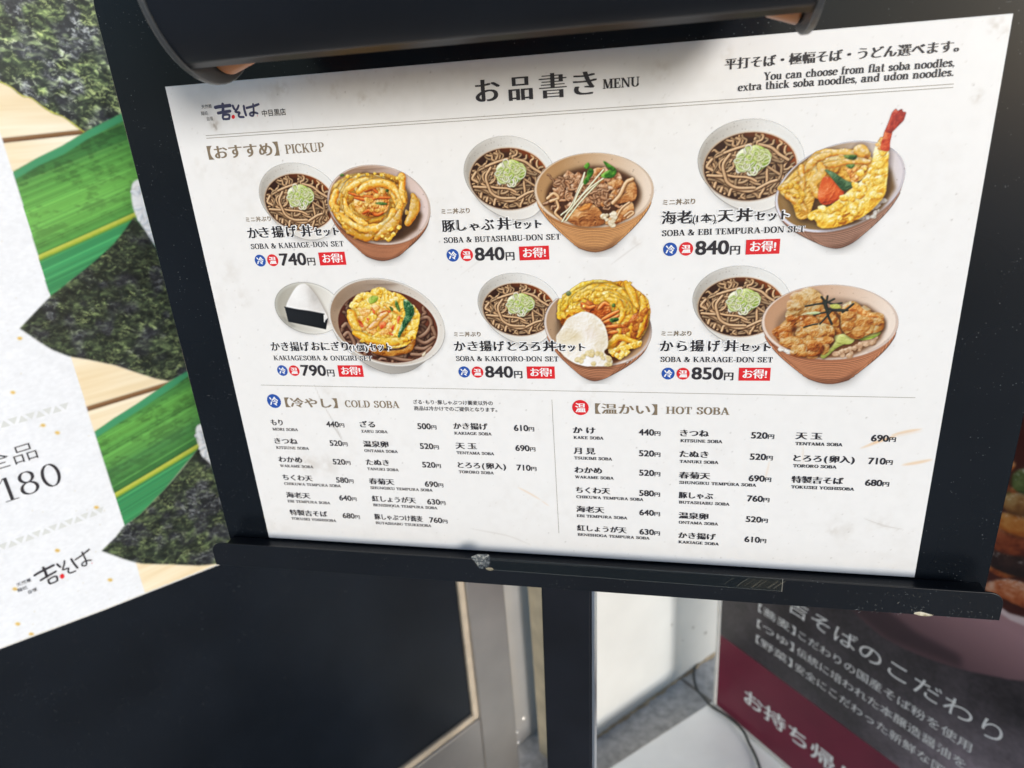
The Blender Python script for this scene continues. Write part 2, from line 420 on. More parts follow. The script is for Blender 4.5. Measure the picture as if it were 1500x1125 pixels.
    G['S'] = (0.72, [B(cr([(0.56, 0.72), (0.5, 0.9), (0.35, 0.965), (0.18, 0.88), (0.16, 0.7), (0.34, 0.55), (0.52, 0.42), (0.58, 0.24), (0.47, 0.07), (0.32, 0.035), (0.17, 0.1), (0.11, 0.3)], 8), T, t), stem(0.585, 0.68, 1, t), stem(0.10, 0, 0.32, t)])
    G['T'] = (0.80, [stem(0.40), sf(0.40, 0), rect(0.06, 1 - t, 0.74, 1), stem(0.08, 0.68, 1, t), stem(0.72, 0.68, 1, t)])
    G['U'] = (0.94, [stem(0.2, 0.3, 1), sf(0.2, 1), stem(0.74, 0.3, 1, t * 1.2), sf(0.74, 1, 0.14), B(L(line(0.2, 0.32, 0.2, 0.31), arc(0.47, 0.3, 0.27, 0.265, 180, 360)), T, t)])
    G['V'] = (0.86, [dia(0.16, 1, 0.44, 0, T * 1.1), dia(0.44, 0, 0.72, 1, t * 1.2), sf(0.16, 1, 0.17), sf(0.72, 1, 0.13)])
    G['W'] = (1.2, [dia(0.16, 1, 0.38, 0, T), dia(0.38, 0, 0.6, 1, t), dia(0.56, 1, 0.8, 0, T), dia(0.8, 0, 1.04, 1, t), sf(0.16, 1, 0.16), sf(0.58, 1, 0.16), sf(1.04, 1, 0.12)])
    G['X'] = (0.86, [dia(0.16, 1, 0.70, 0, T * 1.1), dia(0.14, 0, 0.68, 1, t), sf(0.16, 1, 0.15), sf(0.68, 1, 0.13), sf(0.14, 0, 0.13), sf(0.70, 0, 0.15)])
    G['Y'] = (0.86, [dia(0.15, 1, 0.43, 0.45, T), dia(0.43, 0.45, 0.72, 1, t), stem(0.43, 0, 0.48), sf(0.43, 0), sf(0.15, 1, 0.16), sf(0.72, 1, 0.13)])
    G['Z'] = (0.76, [rect(0.1, 1 - t, 0.66, 1), rect(0.08, 0, 0.68, t), dia(0.16, 0, 0.58, 1, T), stem(0.12, 0.7, 1, t), stem(0.66, 0, 0.3, t)])
    G['&'] = (0.98, [B(cr([(0.80, 0.52), (0.66, 0.22), (0.44, 0.04), (0.22, 0.06), (0.12, 0.24), (0.22, 0.42), (0.42, 0.58), (0.52, 0.78), (0.42, 0.95), (0.29, 0.92), (0.25, 0.76), (0.36, 0.52), (0.62, 0.2), (0.84, 0.03)], 8), T * 0.85, t), rect(0.66, 0.5, 0.94, 0.5 + sh)])
    G['-'] = (0.46, [rect(0.07, 0.32, 0.39, 0.43)])
    G[' '] = (0.42, [])
    G['.'] = (0.30, [B(arc(0.13, 0.07, 0.045, 0.045, 0, 360, 14), 0.1, 0.1)])
    G[','] = (0.30, [B(arc(0.13, 0.07, 0.045, 0.045, 0, 360, 14), 0.1, 0.1), dia(0.08, -0.16, 0.17, 0.06, 0.06)])
    x = 0.68; s2 = lambda xx, top: [stem(xx, 0, top, T * 0.9), sf(xx, 0, T * 0.45 + 0.08), rect(xx - T * 0.45 - 0.08, top - sh, xx, top)]
    tb = T * 0.9
    arch = lambda x0, x1: [B(L(arc((x0 + x1) / 2, 0.42, (x1 - x0) / 2, 0.225, 170, 0), line(x1, 0.42, x1, 0.02)), tb, t), sf(x1, 0, T * 0.45 + 0.07)]
    G['a'] = (0.70, [B(cr([(0.14, 0.5), (0.2, 0.63), (0.34, 0.65), (0.45, 0.56), (0.46, 0.4), (0.46, 0.15), (0.54, 0.04), (0.64, 0.08)], 6), tb, t), B(arc(0.29, 0.2, 0.19, 0.17, 60, 330), tb, t)])
    G['b'] = (0.72, [stem(0.17, 0, 1, tb), rect(0.03, 1 - sh, 0.17, 1), B(arc(0.38, 0.34, 0.22, 0.31, 150, -150), tb, t)])
    G['c'] = (0.62, [B(arc(0.34, 0.34, 0.22, 0.31, 45, 320), tb, t), B(arc(0.48, 0.52, 0.04, 0.04, 0, 360, 12), 0.09, 0.09)])
    G['d'] = (0.74, [stem(0.53, 0, 1, tb), rect(0.38, 1 - sh, 0.53, 1), rect(0.53, 0, 0.7, sh), B(arc(0.32, 0.34, 0.22, 0.31, 30, 330), tb, t)])
    G['e'] = (0.64, [B(arc(0.33, 0.34, 0.23, 0.31, 5, 320), tb, t), rect(0.12, 0.33, 0.58, 0.33 + t)])
    G['f'] = (0.46, [B(L(line(0.2, 0.02, 0.2, 0.78), arc(0.35, 0.78, 0.15, 0.18, 180, 60)), tb, t), rect(0.05, 0.68 - sh, 0.40, 0.68), sf(0.2, 0, 0.16)])
    G['h'] = (0.78, [stem(0.17, 0, 1, tb), rect(0.03, 1 - sh, 0.17, 1), sf(0.17, 0, 0.17)] + arch(0.19, 0.56))
    G['i'] = (0.38, s2(0.19, x) + [B(arc(0.19, 0.88, 0.045, 0.045, 0, 360, 12), 0.1, 0.1)])
    G['k'] = (0.76, [stem(0.17, 0, 1, tb), rect(0.03, 1 - sh, 0.17, 1), sf(0.17, 0, 0.16), dia(0.22, 0.24, 0.52, 0.66, t * 1.2), dia(0.34, 0.42, 0.6, 0, tb), sf(0.6, 0, 0.14), rect(0.42, x - sh, 0.66, x)])
    G['l'] = (0.38, s2(0.19, 1))
    G['m'] = (1.14, s2(0.17, x) + arch(0.19, 0.54) + arch(0.56, 0.92))
    G['n'] = (0.78, s2(0.17, x) + arch(0.19, 0.56))
    G['o'] = (0.68, [B(arc(0.34, 0.34, 0.24, 0.31, 0, 360, 36), tb, t)])
    G['r'] = (0.56, s2(0.17, x) + [B(arc(0.36, 0.45, 0.18, 0.2, 170, 60), tb, t), B(arc(0.45, 0.56, 0.04, 0.04, 0, 360, 12), 0.09, 0.09)])
    G['s'] = (0.54, [B(cr([(0.42, 0.48), (0.36, 0.61), (0.24, 0.645), (0.13, 0.57), (0.15, 0.43), (0.28, 0.35), (0.41, 0.26), (0.41, 0.1), (0.28, 0.03), (0.16, 0.07), (0.1, 0.2)], 6), tb, t)])
    G['t'] = (0.46, [B(L(line(0.19, 0.92, 0.19, 0.18), arc(0.32, 0.18, 0.13, 0.15, 180, 320)), tb, t), rect(0.04, 0.68 - sh, 0.40, 0.68)])
    G['u'] = (0.78, [B(L(line(0.17, 0.66, 0.17, 0.24), arc(0.36, 0.24, 0.19, 0.21, 180, 350)), tb, t), rect(0.03, 0.68 - sh, 0.17, 0.68), stem(0.56, 0, x, tb), rect(0.42, 0.68 - sh, 0.56, 0.68), rect(0.56, 0, 0.7, sh)])
    G['x'] = (0.70, [dia(0.14, x, 0.56, 0, tb), dia(0.13, 0, 0.54, x, t), rect(0.02, x - sh, 0.28, x), rect(0.42, x - sh, 0.66, x), rect(0.02, 0, 0.26, sh), rect(0.42, 0, 0.7, sh)])
    G['1'] = (0.5, [stem(0.27, 0, 1, tb), sf(0.27, 0, 0.2), dia(0.08, 0.8, 0.22, 1, t)])
    G['8'] = (0.7, [B(arc(0.35, 0.755, 0.19, 0.22, 0, 360, 36), tb, t), B(arc(0.35, 0.27, 0.23, 0.25, 0, 360, 36), tb, t)])
    G['0'] = (0.7, [B(arc(0.35, 0.5, 0.24, 0.48, 0, 360, 40), tb, t)])
    return G

ROMAN = serif_font()
SMALL = serif_font(T=0.22, t=0.115, sv=0.10, sh=0.10)
SUBT = serif_font(T=0.22, t=0.09, sv=0.10, sh=0.08)
LIGHT = serif_font(T=0.115, t=0.038, sv=0.09, sh=0.035)

class Ink:
    """collects lettering (millimetres) into one flat mesh per part"""
    def __init__(s): s.V, s.F, s.n = [], [], 0
    def strips(s, strips, fx, lift0=0):
        for A, B in strips:
            A, B = fx(np.asarray(A)), fx(np.asarray(B)); b = len(s.V); k = len(A); z = (s.n % 9) * LIFT + lift0; s.n += 1
            s.V += [(x * .001, y * .001, z) for x, y in A] + [(x * .001, y * .001, z) for x, y in B]
            s.F += [[b + i, b + k + i, b + k + i + 1, b + i + 1] for i in range(k - 1)]
    def roman(s, txt, x0, x1, y, cap, font=None, skew=0.0):
        font = font or ROMAN; adv = [font[c][0] for c in txt]; tot = sum(adv); cx = 0
        sx = (x1 - x0) / tot
        for c, a in zip(txt, adv):
            s.strips(font[c][1], lambda P, q=cx: np.c_[x0 + (P[:, 0] + q) * sx + skew * P[:, 1] * cap, y + P[:, 1] * cap]); cx += a
        return s
    def mesh(s, V, F, fx, dz=0.0):
        b = len(s.V); Q = fx(V); z = (s.n % 9) * LIFT + dz; s.n += 1
        s.V += [(x * .001, y * .001, z) for x, y in Q]; s.F += [[b + i for i in f] for f in F]
    def poly(s, pts):
        b = len(s.V); z = (s.n % 9) * LIFT; s.n += 1
        s.V += [(x * .001, y * .001, z) for x, y in pts]; s.F.append(list(range(b, b + len(pts))))
        return s
    def stroke(s, pts, w, n=8, cap=True):
        P = cr(pts, n) if len(pts) > 2 else np.asarray(cr(pts, 4))
        s.strips([quadstrip(P, np.full(len(P), w))], lambda Q: Q)
        if cap:
            for c in (P[0], P[-1]): s.poly(arc(c[0], c[1], w / 2, w / 2, 0, 360, 15)[:-1])
        return s
    def jp(s, txt, x0, x1, y, em, style='mincho', off=None, sx=None, skew=0.0):
        """y is the foot of the kanji; width is fitted to x0..x1; style mincho thins level strokes and thickens upright ones"""
        thin = (-0.006 if em > 10 else 0.0) if style == 'mincho' else 0.0
        o = thin if off is None else min(off, 0.0)
        V, F = glyphs(txt, o)
        lo, hi = V[:, 0].min(), V[:, 0].max()
        k = (x1 - x0) / (hi - lo) if x1 is not None else em * (sx or 1)
        fx = lambda P, d=(0, 0): np.c_[x0 + (P[:, 0] - lo + d[0]) * k + skew * (P[:, 1] + 0.08) * em, y + (P[:, 1] + 0.075 + d[1]) * em]
        D = {'mincho': [(q, 0) for q in ((-0.042, -0.021, 0, 0.021, 0.042) if em > 10 else ((-0.034, -0.011, 0.011, 0.034) if em > 5.6 else (-0.045, -0.015, 0.015, 0.045)))], 'gothic': [(0, 0)],
             'medium': [(a_, b_) for a_ in (-0.016, 0.016) for b_ in (-0.010, 0.010)], 'bold': [(a_, b_) for a_ in (-0.026, 0, 0.026) for b_ in (-0.016, 0.016)],
             'halo': [(max(0.085, 0.62 / em) * math.cos(t) * q, max(0.085, 0.62 / em) * math.sin(t) * q) for q in (0.5, 1) for t in np.linspace(0, 6.283, 11)[:-1]] + [(0, 0)]}[style]
        for d in D: s.mesh(V, F, lambda P, d=d: fx(P, d))
        return s
    def build(s, name, material, parent, z):
        me = bpy.data.meshes.new(name); me.from_pydata(s.V, [], s.F); me.update()
        return link(name, me, material, parent, (0, 0, z))

_gc = {}
def glyphs(txt, off):
    key = (txt, round(off, 4))
    if key not in _gc:
        cu = bpy.data.curves.new('lettering', 'FONT'); cu.body = txt; cu.offset = off; cu.resolution_u = 4
        o = bpy.data.objects.new('lettering', cu); C.objects.link(o)
        bpy.context.view_layer.update()
        me = bpy.data.meshes.new_from_object(o.evaluated_get(bpy.context.evaluated_depsgraph_get()))
        V = np.zeros(len(me.vertices) * 3); me.vertices.foreach_get('co', V)
        _gc[key] = (V.reshape(-1, 3)[:, :2], [list(p.vertices) for p in me.polygons])
        bpy.data.objects.remove(o); bpy.data.curves.remove(cu); bpy.data.meshes.remove(me)
    return _gc[key]

# digitising: position read off the print (in photo pixels) -> millimetres on the flat sheet
def ray(u, v): return CR @ np.array([(u - 750) / 1030.4, (v - 562.5) / 1030.4, 1.0])
def on_sheet(u, v):
    d = ray(u, v); P = CW - d * CW[1] / d[1]; return (P[0] + 0.21) * 1000, (P[2] - ZT) * 1000
class Panel:
    """an upright flat panel through A facing n; digitises pictures printed on it into (s, z) millimetres"""
    def __init__(s, A, d): s.A = np.array(A, float); s.d = np.array(d, float); s.n = np.array([-s.d[1], s.d[0], 0])
    def sz(s, u, v):
        r = ray(u, v); P = CW + r * ((s.A - CW) @ s.n) / (r @ s.n); return (P - s.A) @ s.d * 1000, P[2] * 1000

# ------------------------------------------------------------------ materials
M_board = dusty_black('black_laminate', (0.0055, 0.0075, 0.0105), 0.25, 0.25, 0.85)
M_ledge = dusty_black('black_ledge_coat', (0.0065, 0.008, 0.011), 0.36, 0.28, 0.9)
M_hood = mat('black_lamp_enamel', (0.006, 0.0075, 0.011), 0.33, 0.4, noise=(14, 0.2, 3), bump=(300, 0.04, 0.0005))
M_cap = mat('grey_lamp_end', (0.10, 0.105, 0.11), 0.38, 0.5, metal=0.6, noise=(40, 0.15, 3))
M_amber = mat('amber_reflection', (0.50, 0.15, 0.015), 0.35, 0.5, noise=(60, 0.2, 2))
M_post = mat('black_post_coat', (0.0055, 0.0065, 0.010), 0.42, 0.35, noise=(30, 0.25, 4), bump=(150, 0.06, 0.0005))
M_steel = mat('stainless_steel', (0.42, 0.395, 0.37), 0.36, 0.5, metal=0.85, noise=(7, 0.14, 5), bump=(25, 0.10, 0.002))
M_column = mat('pale_steel', (0.60, 0.575, 0.55), 0.45, 0.5, metal=0.7, noise=(9, 0.08, 4), bump=(40, 0.05, 0.001))
M_steel2 = mat('bright_steel', (0.70, 0.72, 0.75), 0.22, 0.5, metal=1.0, noise=(20, 0.08, 3))
M_cream = mat('cream_edge_trim', (0.42, 0.35, 0.265), 0.5, 0.4, noise=(30, 0.15, 4))
M_panel = dusty_black('black_sign_face', (0.005, 0.007, 0.0105), 0.24, 0.33, 0.5)
M_wall = mat('white_wall_paint', (0.60, 0.60, 0.575), 0.55, 0.35, noise=(9, 0.05, 6), bump=(60, 0.08, 0.001))
M_wallend = mat('beige_wall_end', (0.56, 0.49, 0.35), 0.6, 0.3, noise=(28, 0.16, 6))
M_slab = mat('white_slab', (0.90, 0.91, 0.89), 0.40, 0.4, noise=(14, 0.05, 6), bump=(70, 0.06, 0.001))
M_cable = mat('green_black_cable', (0.012, 0.018, 0.018), 0.4, 0.5)
M_whiteedge = mat('white_sign_edge', (0.62, 0.61, 0.58), 0.45, 0.4, noise=(30, 0.08, 4))
M_maroon = mat('maroon_print', (0.15, 0.014, 0.036), 0.38, 0.25, noise=(12, 0.12, 4))
M_white_ink = mat('white_ink', (0.74, 0.74, 0.74), 0.4, 0.35)
M_halo = mat('white_outline_ink', (0.79, 0.79, 0.79), 0.35, 0.35)
M_black_ink = mat('black_ink', (0.020, 0.018, 0.022), 0.35, 0.35)
M_grey_ink = mat('dark_grey_ink', (0.028, 0.025, 0.030), 0.35, 0.35)
M_gold_ink = mat('bronze_ink', (0.20, 0.155, 0.105), 0.35, 0.35)
M_navy_ink = mat('navy_ink', (0.055, 0.055, 0.11), 0.35, 0.35)
M_red_ink = mat('red_ink', (0.62, 0.018, 0.024), 0.35, 0.35)
M_blue_ink = mat('blue_ink', (0.018, 0.075, 0.34), 0.35, 0.35)
M_rule_ink = mat('grey_rule_ink', (0.26, 0.235, 0.20), 0.35, 0.35)
M_pale_ink = mat('pale_grey_ink', (0.56, 0.58, 0.57), 0.4, 0.35)
M_print = attr_mat('printed_picture', 0.34, 0.35)
M_sheet = attr_mat('laminated_sheet', 0.34, 0.40, alpha=False)
M_poster = attr_mat('poster_print', 0.30, 0.40, alpha=False)
M_sheetback = mat('sheet_back', (0.7, 0.7, 0.7), 0.5, 0.3)

# ------------------------------------------------------------------ the ground
def ground_mat():
    M = mat('grey_stone_paving', (0.47, 0.46, 0.45), 0.75, 0.3, noise=(60, 0.28, 6), bump=(180, 0.35, 0.002))
    n = M.node_tree; b = n.nodes['Principled BSDF']; prev = b.inputs['Base Color'].links[0].from_socket
    tc = n.nodes.new('ShaderNodeTexCoord'); mp = n.nodes.new('ShaderNodeMapping'); mp.vector_type = 'TEXTURE'
    mp.inputs['Location'].default_value = (0.109, 0.813, 0); mp.inputs['Rotation'].default_value = (0, 0, R(47.1))
    n.links.new(tc.outputs['Object'], mp.inputs['Vector'])
    br = n.nodes.new('ShaderNodeTexBrick'); br.offset = 0.0; br.inputs['Scale'].default_value = 1.0
    br.inputs['Brick Width'].default_value = 0.6; br.inputs['Row Height'].default_value = 0.6; br.inputs['Mortar Size'].default_value = 0.004
    br.inputs['Color1'].default_value = (1, 1, 1, 1); br.inputs['Color2'].default_value = (0.9, 0.9, 0.9, 1); br.inputs['Mortar'].default_value = (0.40, 0.37, 0.34, 1)
    n.links.new(mp.outputs[0], br.inputs['Vector'])
    mx = n.nodes.new('ShaderNodeMix'); mx.data_type = 'RGBA'; mx.blend_type = 'MULTIPLY'; mx.inputs['Factor'].default_value = 1
    n.links.new(prev, mx.inputs['A']); n.links.new(br.outputs['Color'], mx.inputs['B'])
    t = n.nodes.new('ShaderNodeTexNoise'); t.inputs['Scale'].default_value = 5; t.inputs['Detail'].default_value = 4
    n.links.new(tc.outputs['Object'], t.inputs['Vector'])
    r = n.nodes.new('ShaderNodeMapRange'); r.inputs['To Min'].default_value = 0.72; r.inputs['To Max'].default_value = 1.3
    n.links.new(t.outputs['Fac'], r.inputs['Value'])
    mx2 = n.nodes.new('ShaderNodeMix'); mx2.data_type = 'RGBA'; mx2.blend_type = 'MULTIPLY'; mx2.inputs['Factor'].default_value = 1
    n.links.new(mx.outputs['Result'], mx2.inputs['A']); n.links.new(r.outputs[0], mx2.inputs['B'])
    n.links.new(mx2.outputs['Result'], b.inputs['Base Color'])
    return M
g = link('ground', poly_mesh('ground', [(-60, -60, 0), (60, -60, 0), (60, 60, 0), (-60, 60, 0)], [(0, 1, 2, 3)]), ground_mat())
tag(g, kind='structure')

# ------------------------------------------------------------------ white wall behind
PW = Panel((-0.059, 0.628, 0), (0.681, 0.732, 0))
ws0 = PW.sz(813, 1000)[0] * 0.001
def panel_root(name, P, label, cat):
    o = empty(name, (P.A[0], P.A[1], 0), (R(90), 0, math.atan2(P.d[1], P.d[0])))
    return tag(o, label, cat, kind='thing')
wall = panel_root('white_wall', PW, 'white painted wall standing on the grey paving behind the menu stand post', 'wall')
bm = bmesh.new(); box(bm, (ws0, 0, -0.046), (ws0 + 2.2, 2.3, 0)); bm_obj('wall_face', bm, M_wall, wall, 0.004)
bm = bmesh.new(); box(bm, (ws0 - 0.012, 0, -0.046), (ws0 - 0.002, 2.3, -0.002)); bm_obj('wall_end', bm, M_wallend, wall)
rn = np.random.default_rng(5)                     # crumbling sealant along the foot of the wall
V, F = [], []
for i in range(90):
    a = ws0 + i * 0.012; b = len(V); h1, h2 = rn.uniform(0.002, 0.007, 2); d1, d2 = rn.uniform(0.002, 0.009, 2)
    V += [(a, 0.0005, 0.0005), (a + 0.0115, 0.0005, 0.0005), (a + 0.0115, h2, 0.0008), (a, h1, 0.0008), (a + 0.0115, 0.0012, d2), (a, 0.0012, d1)]
    F += [(b + 3, b + 2, b + 4, b + 5)]
link('sealant_strip', poly_mesh('sealant_strip', V, F), mat('old_sealant', (0.42, 0.33, 0.22), 0.8, 0.2, noise=(80, 0.3, 3)), wall)
M_scuff = mat('wall_scuff_grey', (0.30, 0.29, 0.27), 0.8, 0.2)
for (u, v, r_) in ((1015, 919, .0035), (1033, 927, .0045), (984, 915, .003), (1000, 938, .002)):
    s_, z_ = PW.sz(u, v)
    link('wall_scuff', poly_mesh('wall_scuff', [(s_ * .001 + r_ * math.cos(a) * (1 + .3 * math.sin(3 * a)), z_ * .001 + r_ * 0.8 * math.sin(a), 0.0008) for a in np.linspace(0, 6.28, 12)[:-1]], [list(range(11))]), M_scuff, wall)

# ------------------------------------------------------------------ left signboard: steel box, black face, rice ball poster
PL = Panel((-0.22898666, 0.42886835, 0.25), (0.596513649, 0.802602932, 0))
sign = panel_root('steel_signboard', PL, 'steel framed black signboard left of the menu stand with a rice ball poster on it', 'signboard')
D = -0.068
bm = bmesh.new(); box(bm, (-1.0, 0.25, -0.03), (0.004, 1.85, -0.004)); bm_obj('sign_face', bm, M_panel, sign)
bm = bmesh.new()
for lo, hi in (((0.0045, 0.238, -0.03), (0.015, 1.862, 0.001)), ((-1.0, 0.238, -0.03), (0.004, 0.2495, 0.001)), ((-1.012, 0.238, -0.03), (-1.0005, 1.862, 0.001)), ((-1.0, 1.8505, -0.03), (0.004, 1.862, 0.001))): box(bm, lo, hi)
bm_obj('edge_trim', bm, M_cream, sign, 0.001, 1)
bm = bmesh.new()
for lo, hi in (((0.0155, 0.02, D), (0.088, 1.935, 0.004)), ((-1.0125, 0.02, D), (0.015, 0.2375, 0.004)), ((-1.085, 0.02, D), (-1.013, 1.935, 0.004)), ((-1.0125, 1.8625, D), (0.015, 1.935, 0.004))): box(bm, lo, hi)
bm_obj('steel_frame', bm, M_steel, sign, 0.003, 2)
bm = bmesh.new(); box(bm, (-1.012, 0.238, D), (0.015, 1.862, D + 0.006)); bm_obj('back_panel', bm, M_steel, sign)
for sx in (-1.0, 0.02):
    bm = bmesh.new(); box(bm, (sx, 0.0, D + 0.01), (sx + 0.05, 0.0195, -0.01)); bm_obj('foot', bm, M_post, sign)

def seaweed(A, pts, seed, bright=1.0):
    """a roasted seaweed sheet: dark, crumpled, glinting"""
    A.rng = np.random.default_rng(seed)
    P = A.px(pts); W = A.win(P, 3)
    if W is None: return
    M = blur(A.mask(P, W), 1)
    sh = M.shape; big = fbm(sh, 70, A.rng, 3); patch = fbm(sh, 26, A.rng, 3); tint = fbm(sh, 34, A.rng, 2)
    yi, xi = np.indices(sh); q = (fbm(sh, 14, A.rng, 2) - 0.5) * 14
    yi = np.clip((yi + q).astype(int), 0, sh[0] - 1); xi = np.clip((xi - q).astype(int), 0, sh[1] - 1)
    base = fbm(sh, 10, A.rng, 3, (1.5, 0.8))[yi, xi]
    gl = np.zeros(sh)
    for cell, wd, st in ((10.5, 15, (1.8, 0.8)), (7.5, 11, (1.5, 0.9)), (5, 8, (1.2, 1))):
        n = fbm(sh, cell, A.rng, 2, st)[yi, xi]; gy, gx = np.gradient(n * cell)
        ln = np.clip(1 - np.abs(n - 0.5) * wd, 0, 1) * np.clip(0.45 + 1.6 * (0.5 * gx + 0.8 * gy), 0, 1) * np.clip((fbm(sh, cell * 1.7, A.rng, 2) - 0.40) * 4, 0, 1)
        gl = np.maximum(gl, ln)
    k = np.clip((tint - 0.46) * 5, 0, 1)[..., None]
    lo = np.array((36, 43, 35.0)) * (1 - k) + np.array((40, 42, 46.0)) * k
    hi = np.array((204, 222, 150.0)) * (1 - k) + np.array((198, 204, 206.0)) * k
    c = lo * bright ** 0.4 * (0.40 + 1.1 * base[..., None] + 0.5 * (big[..., None] - 0.5))
    g = np.clip(gl * (0.55 + 0.9 * np.clip((patch - 0.38) * 3, 0, 1)) * (0.62 * bright), 0, 1)[..., None]
    c = c * (1 - g) + hi * g
    c = c + np.clip((base - 0.55) * 3, 0, 1)[..., None] * np.array((44, 50, 26.0)) * bright
    A.comp(W, c, M)

def leaf(A, pts, rib, seed, rim):
    A.rng = np.random.default_rng(seed)
    P = A.px(pts); W = A.win(P, 3); M = blur(A.mask(P, W), 1)
    ys = np.arange(W[0].start, W[0].stop); xs = np.arange(W[1].start, W[1].stop); X, Y = np.meshgrid(xs, ys)
    a, b = A.px([rib[0], rib[-1]]); d = (b - a) / np.hypot(*(b - a)); nn = np.array([-d[1], d[0]])
    q = (X - a[0]) * nn[0] + (Y - a[1]) * nn[1]; along = (X - a[0]) * d[0] + (Y - a[1]) * d[1]
    g1 = np.interp(q, np.arange(-900, 900), fbm((1, 1800), 4, A.rng, 3)[0]); g2 = np.interp(q * 1.0 + along * 0.02, np.arange(-900, 900), fbm((1, 1800), 40, A.rng, 2)[0])
    bl = fbm(M.shape, 26, A.rng, 5, (1.9, 0.8)); bl2 = fbm(M.shape, 7, A.rng, 3, (1.6, 0.9))
    dark = np.clip((bl * 0.6 + bl2 * 0.4 - 0.50) * 9, 0, 1) * np.clip(q / 60 + 0.1, 0, 1)
    c = np.array((80, 142, 66.0)) * (0.84 + 0.36 * g1[..., None]) + np.array((20, 26, 8.0)) * (g2[..., None] - 0.5) * 3
    c = c * (1 - 0.20 * dark[..., None])
    below = np.clip(-q / 10, 0, 1)[..., None]
    c = c * (1 - below) + np.array((58, 142, 88.0)) * (0.82 + 0.36 * g1[..., None]) * below
    vein = np.clip((np.interp(q, np.arange(-900, 900), vnoise((1, 1800), 2.2, A.rng)[0]) - 0.62) * 3, 0, 1)[..., None]
    c = c + vein * np.array((26, 30, 16.0)); sheen = np.clip(1 - np.abs(q - 62) / 46, 0, 1)[..., None] * (0.4 + 0.8 * bl[..., None])
    c = c + sheen * np.array((20, 24, 16.0))
    A.comp(W, c, M)
    A.tube(rib, 4.0, (170, 182, 58), edge=(110, 156, 56), hi=(196, 202, 90), shadow=0.12, rough=0.12)
    A.poly(rim, (66, 152, 106), soft=1, solid=False, alpha=0.95)

def rice_grains(A, pts, n=70):
    rg = np.random.default_rng(5); P = np.array(pts, float)
    for i in range(n):
        a, b = P[rg.integers(len(P))], P[rg.integers(len(P))]; q = a + (b - a) * rg.random(); t = rg.uniform(0, 3.14); L = 4.5
        A.tube([q - L * np.array([math.cos(t), math.sin(t)]), q + rg.normal(0, 0.8, 2), q + L * np.array([math.cos(t), math.sin(t)])], 3.4, (240, 245, 250), edge=(200, 212, 224), hi=(255, 255, 255), shadow=0.10, taper=0.4, n=4)

PA = Art(-640, 700, -210, 1330, 2.6, PL.sz, 3)
PA.a[:] = 1; PA.rgb[:] = (245, 228, 194)
wy = np.arange(PA.h)[:, None]; wx = np.arange(PA.w)[None]
gr = fbm((PA.h, PA.w), 16, PA.rng, 4, (16, 0.7)); gr2 = fbm((PA.h, PA.w), 90, PA.rng, 2, (3, 1))
PA.rgb += (gr[..., None] - 0.5) * np.array((22, 36, 58.0)) + (gr2[..., None] - 0.5) * np.array((16, 30, 50.0))
for a, b in (((-60, 213), (150, 190)), ((60, 618), (300, 545)), ((-60, -100), (200, -130))):
    PA.tube([a, ((a[0] + b[0]) / 2, (a[1] + b[1]) / 2), b], 3.4, (122, 86, 52), edge=(96, 62, 34), hi=(150, 112, 76), shadow=0.2)
seaweed(PA, [(-80, 60), (-40, 105), (0, 121), (10, 124), (18, 130), (25, 137), (32, 140), (46, 144), (58, 155), (71, 162), (80, 168), (92, 171), (108, 183), (121, 192), (150, 184), (178, 168), (330, 90), (330, -160), (-80, -160)], 11, 2.3)
PA.tube([(-40, 106), (0, 121), (18, 130), (32, 141), (46, 145), (71, 163), (92, 172), (121, 193)], 1.3, (190, 190, 60), shadow=0, alpha=0.7, wob=0.4)
leaf(PA, [(10, 256), (55, 231), (90, 214), (128, 191), (176, 167), (330, 85), (330, 420), (226, 420), (120, 398), (99, 413), (70, 445)], [(40, 386), (57, 377), (125, 347), (194, 316), (300, 268)], 21,
     [(10, 258), (55, 231), (90, 214), (128, 191), (176, 167), (330, 85), (330, 95), (178, 178), (128, 203), (92, 226), (55, 243), (12, 268)])
PA.lump([(201, 262), (191, 283), (195, 309), (206, 331), (226, 360), (260, 380), (300, 330), (280, 260)], [(190, 205, 215), (226, 234, 242), (246, 249, 252), (255, 255, 255)], cell=26, amp=0.5, octs=2, shadow=0.15, rag=0.02)
rice_grains(PA, [(196, 280), (204, 318), (228, 352), (262, 372), (282, 320), (262, 270)])
leaf(PA, [(130, 636), (165, 612), (200, 590), (250, 556), (276, 538), (345, 490), (345, 700), (292, 652), (240, 715), (204, 752), (176, 773)], [(150, 735), (167, 725), (228, 689), (288, 653), (345, 618)], 22,
     [(130, 637), (165, 612), (200, 590), (250, 556), (276, 538), (345, 490), (345, 499), (278, 547), (252, 566), (202, 600), (167, 622), (132, 645)])
# the white text panel with paper fibres and straw flecks
wp = [(-330, 0), (-60, 0), (0, 198), (18, 252), (43, 335), (68, 420), (84, 465), (103, 522), (120, 577), (137, 632), (159, 700), (181, 768), (194, 810), (215, 880), (-330, 1400)]
P_ = PA.px(wp); W_ = PA.win(P_, 2); M_ = PA.mask(P_, W_)
fb = fbm(M_.shape, 5, PA.rng, 3, (1.6, 1)); fb2 = fbm(M_.shape, 30, PA.rng, 3)
PA.comp(W_, np.array((238, 241, 246.0)) + (fb[..., None] - 0.5) * 16 + (fb2[..., None] - 0.5) * 8, M_)
seaweed(PA, [(28, 480), (50, 457), (75, 431), (99, 413), (114, 401), (140, 380), (165, 357), (180, 338), (195, 317), (210, 336), (226, 361), (345, 400), (345, 500), (260, 550), (246, 557), (228, 554), (200, 545), (168, 534), (130, 526), (100, 521), (75, 511), (57, 500)], 13, 1.15)
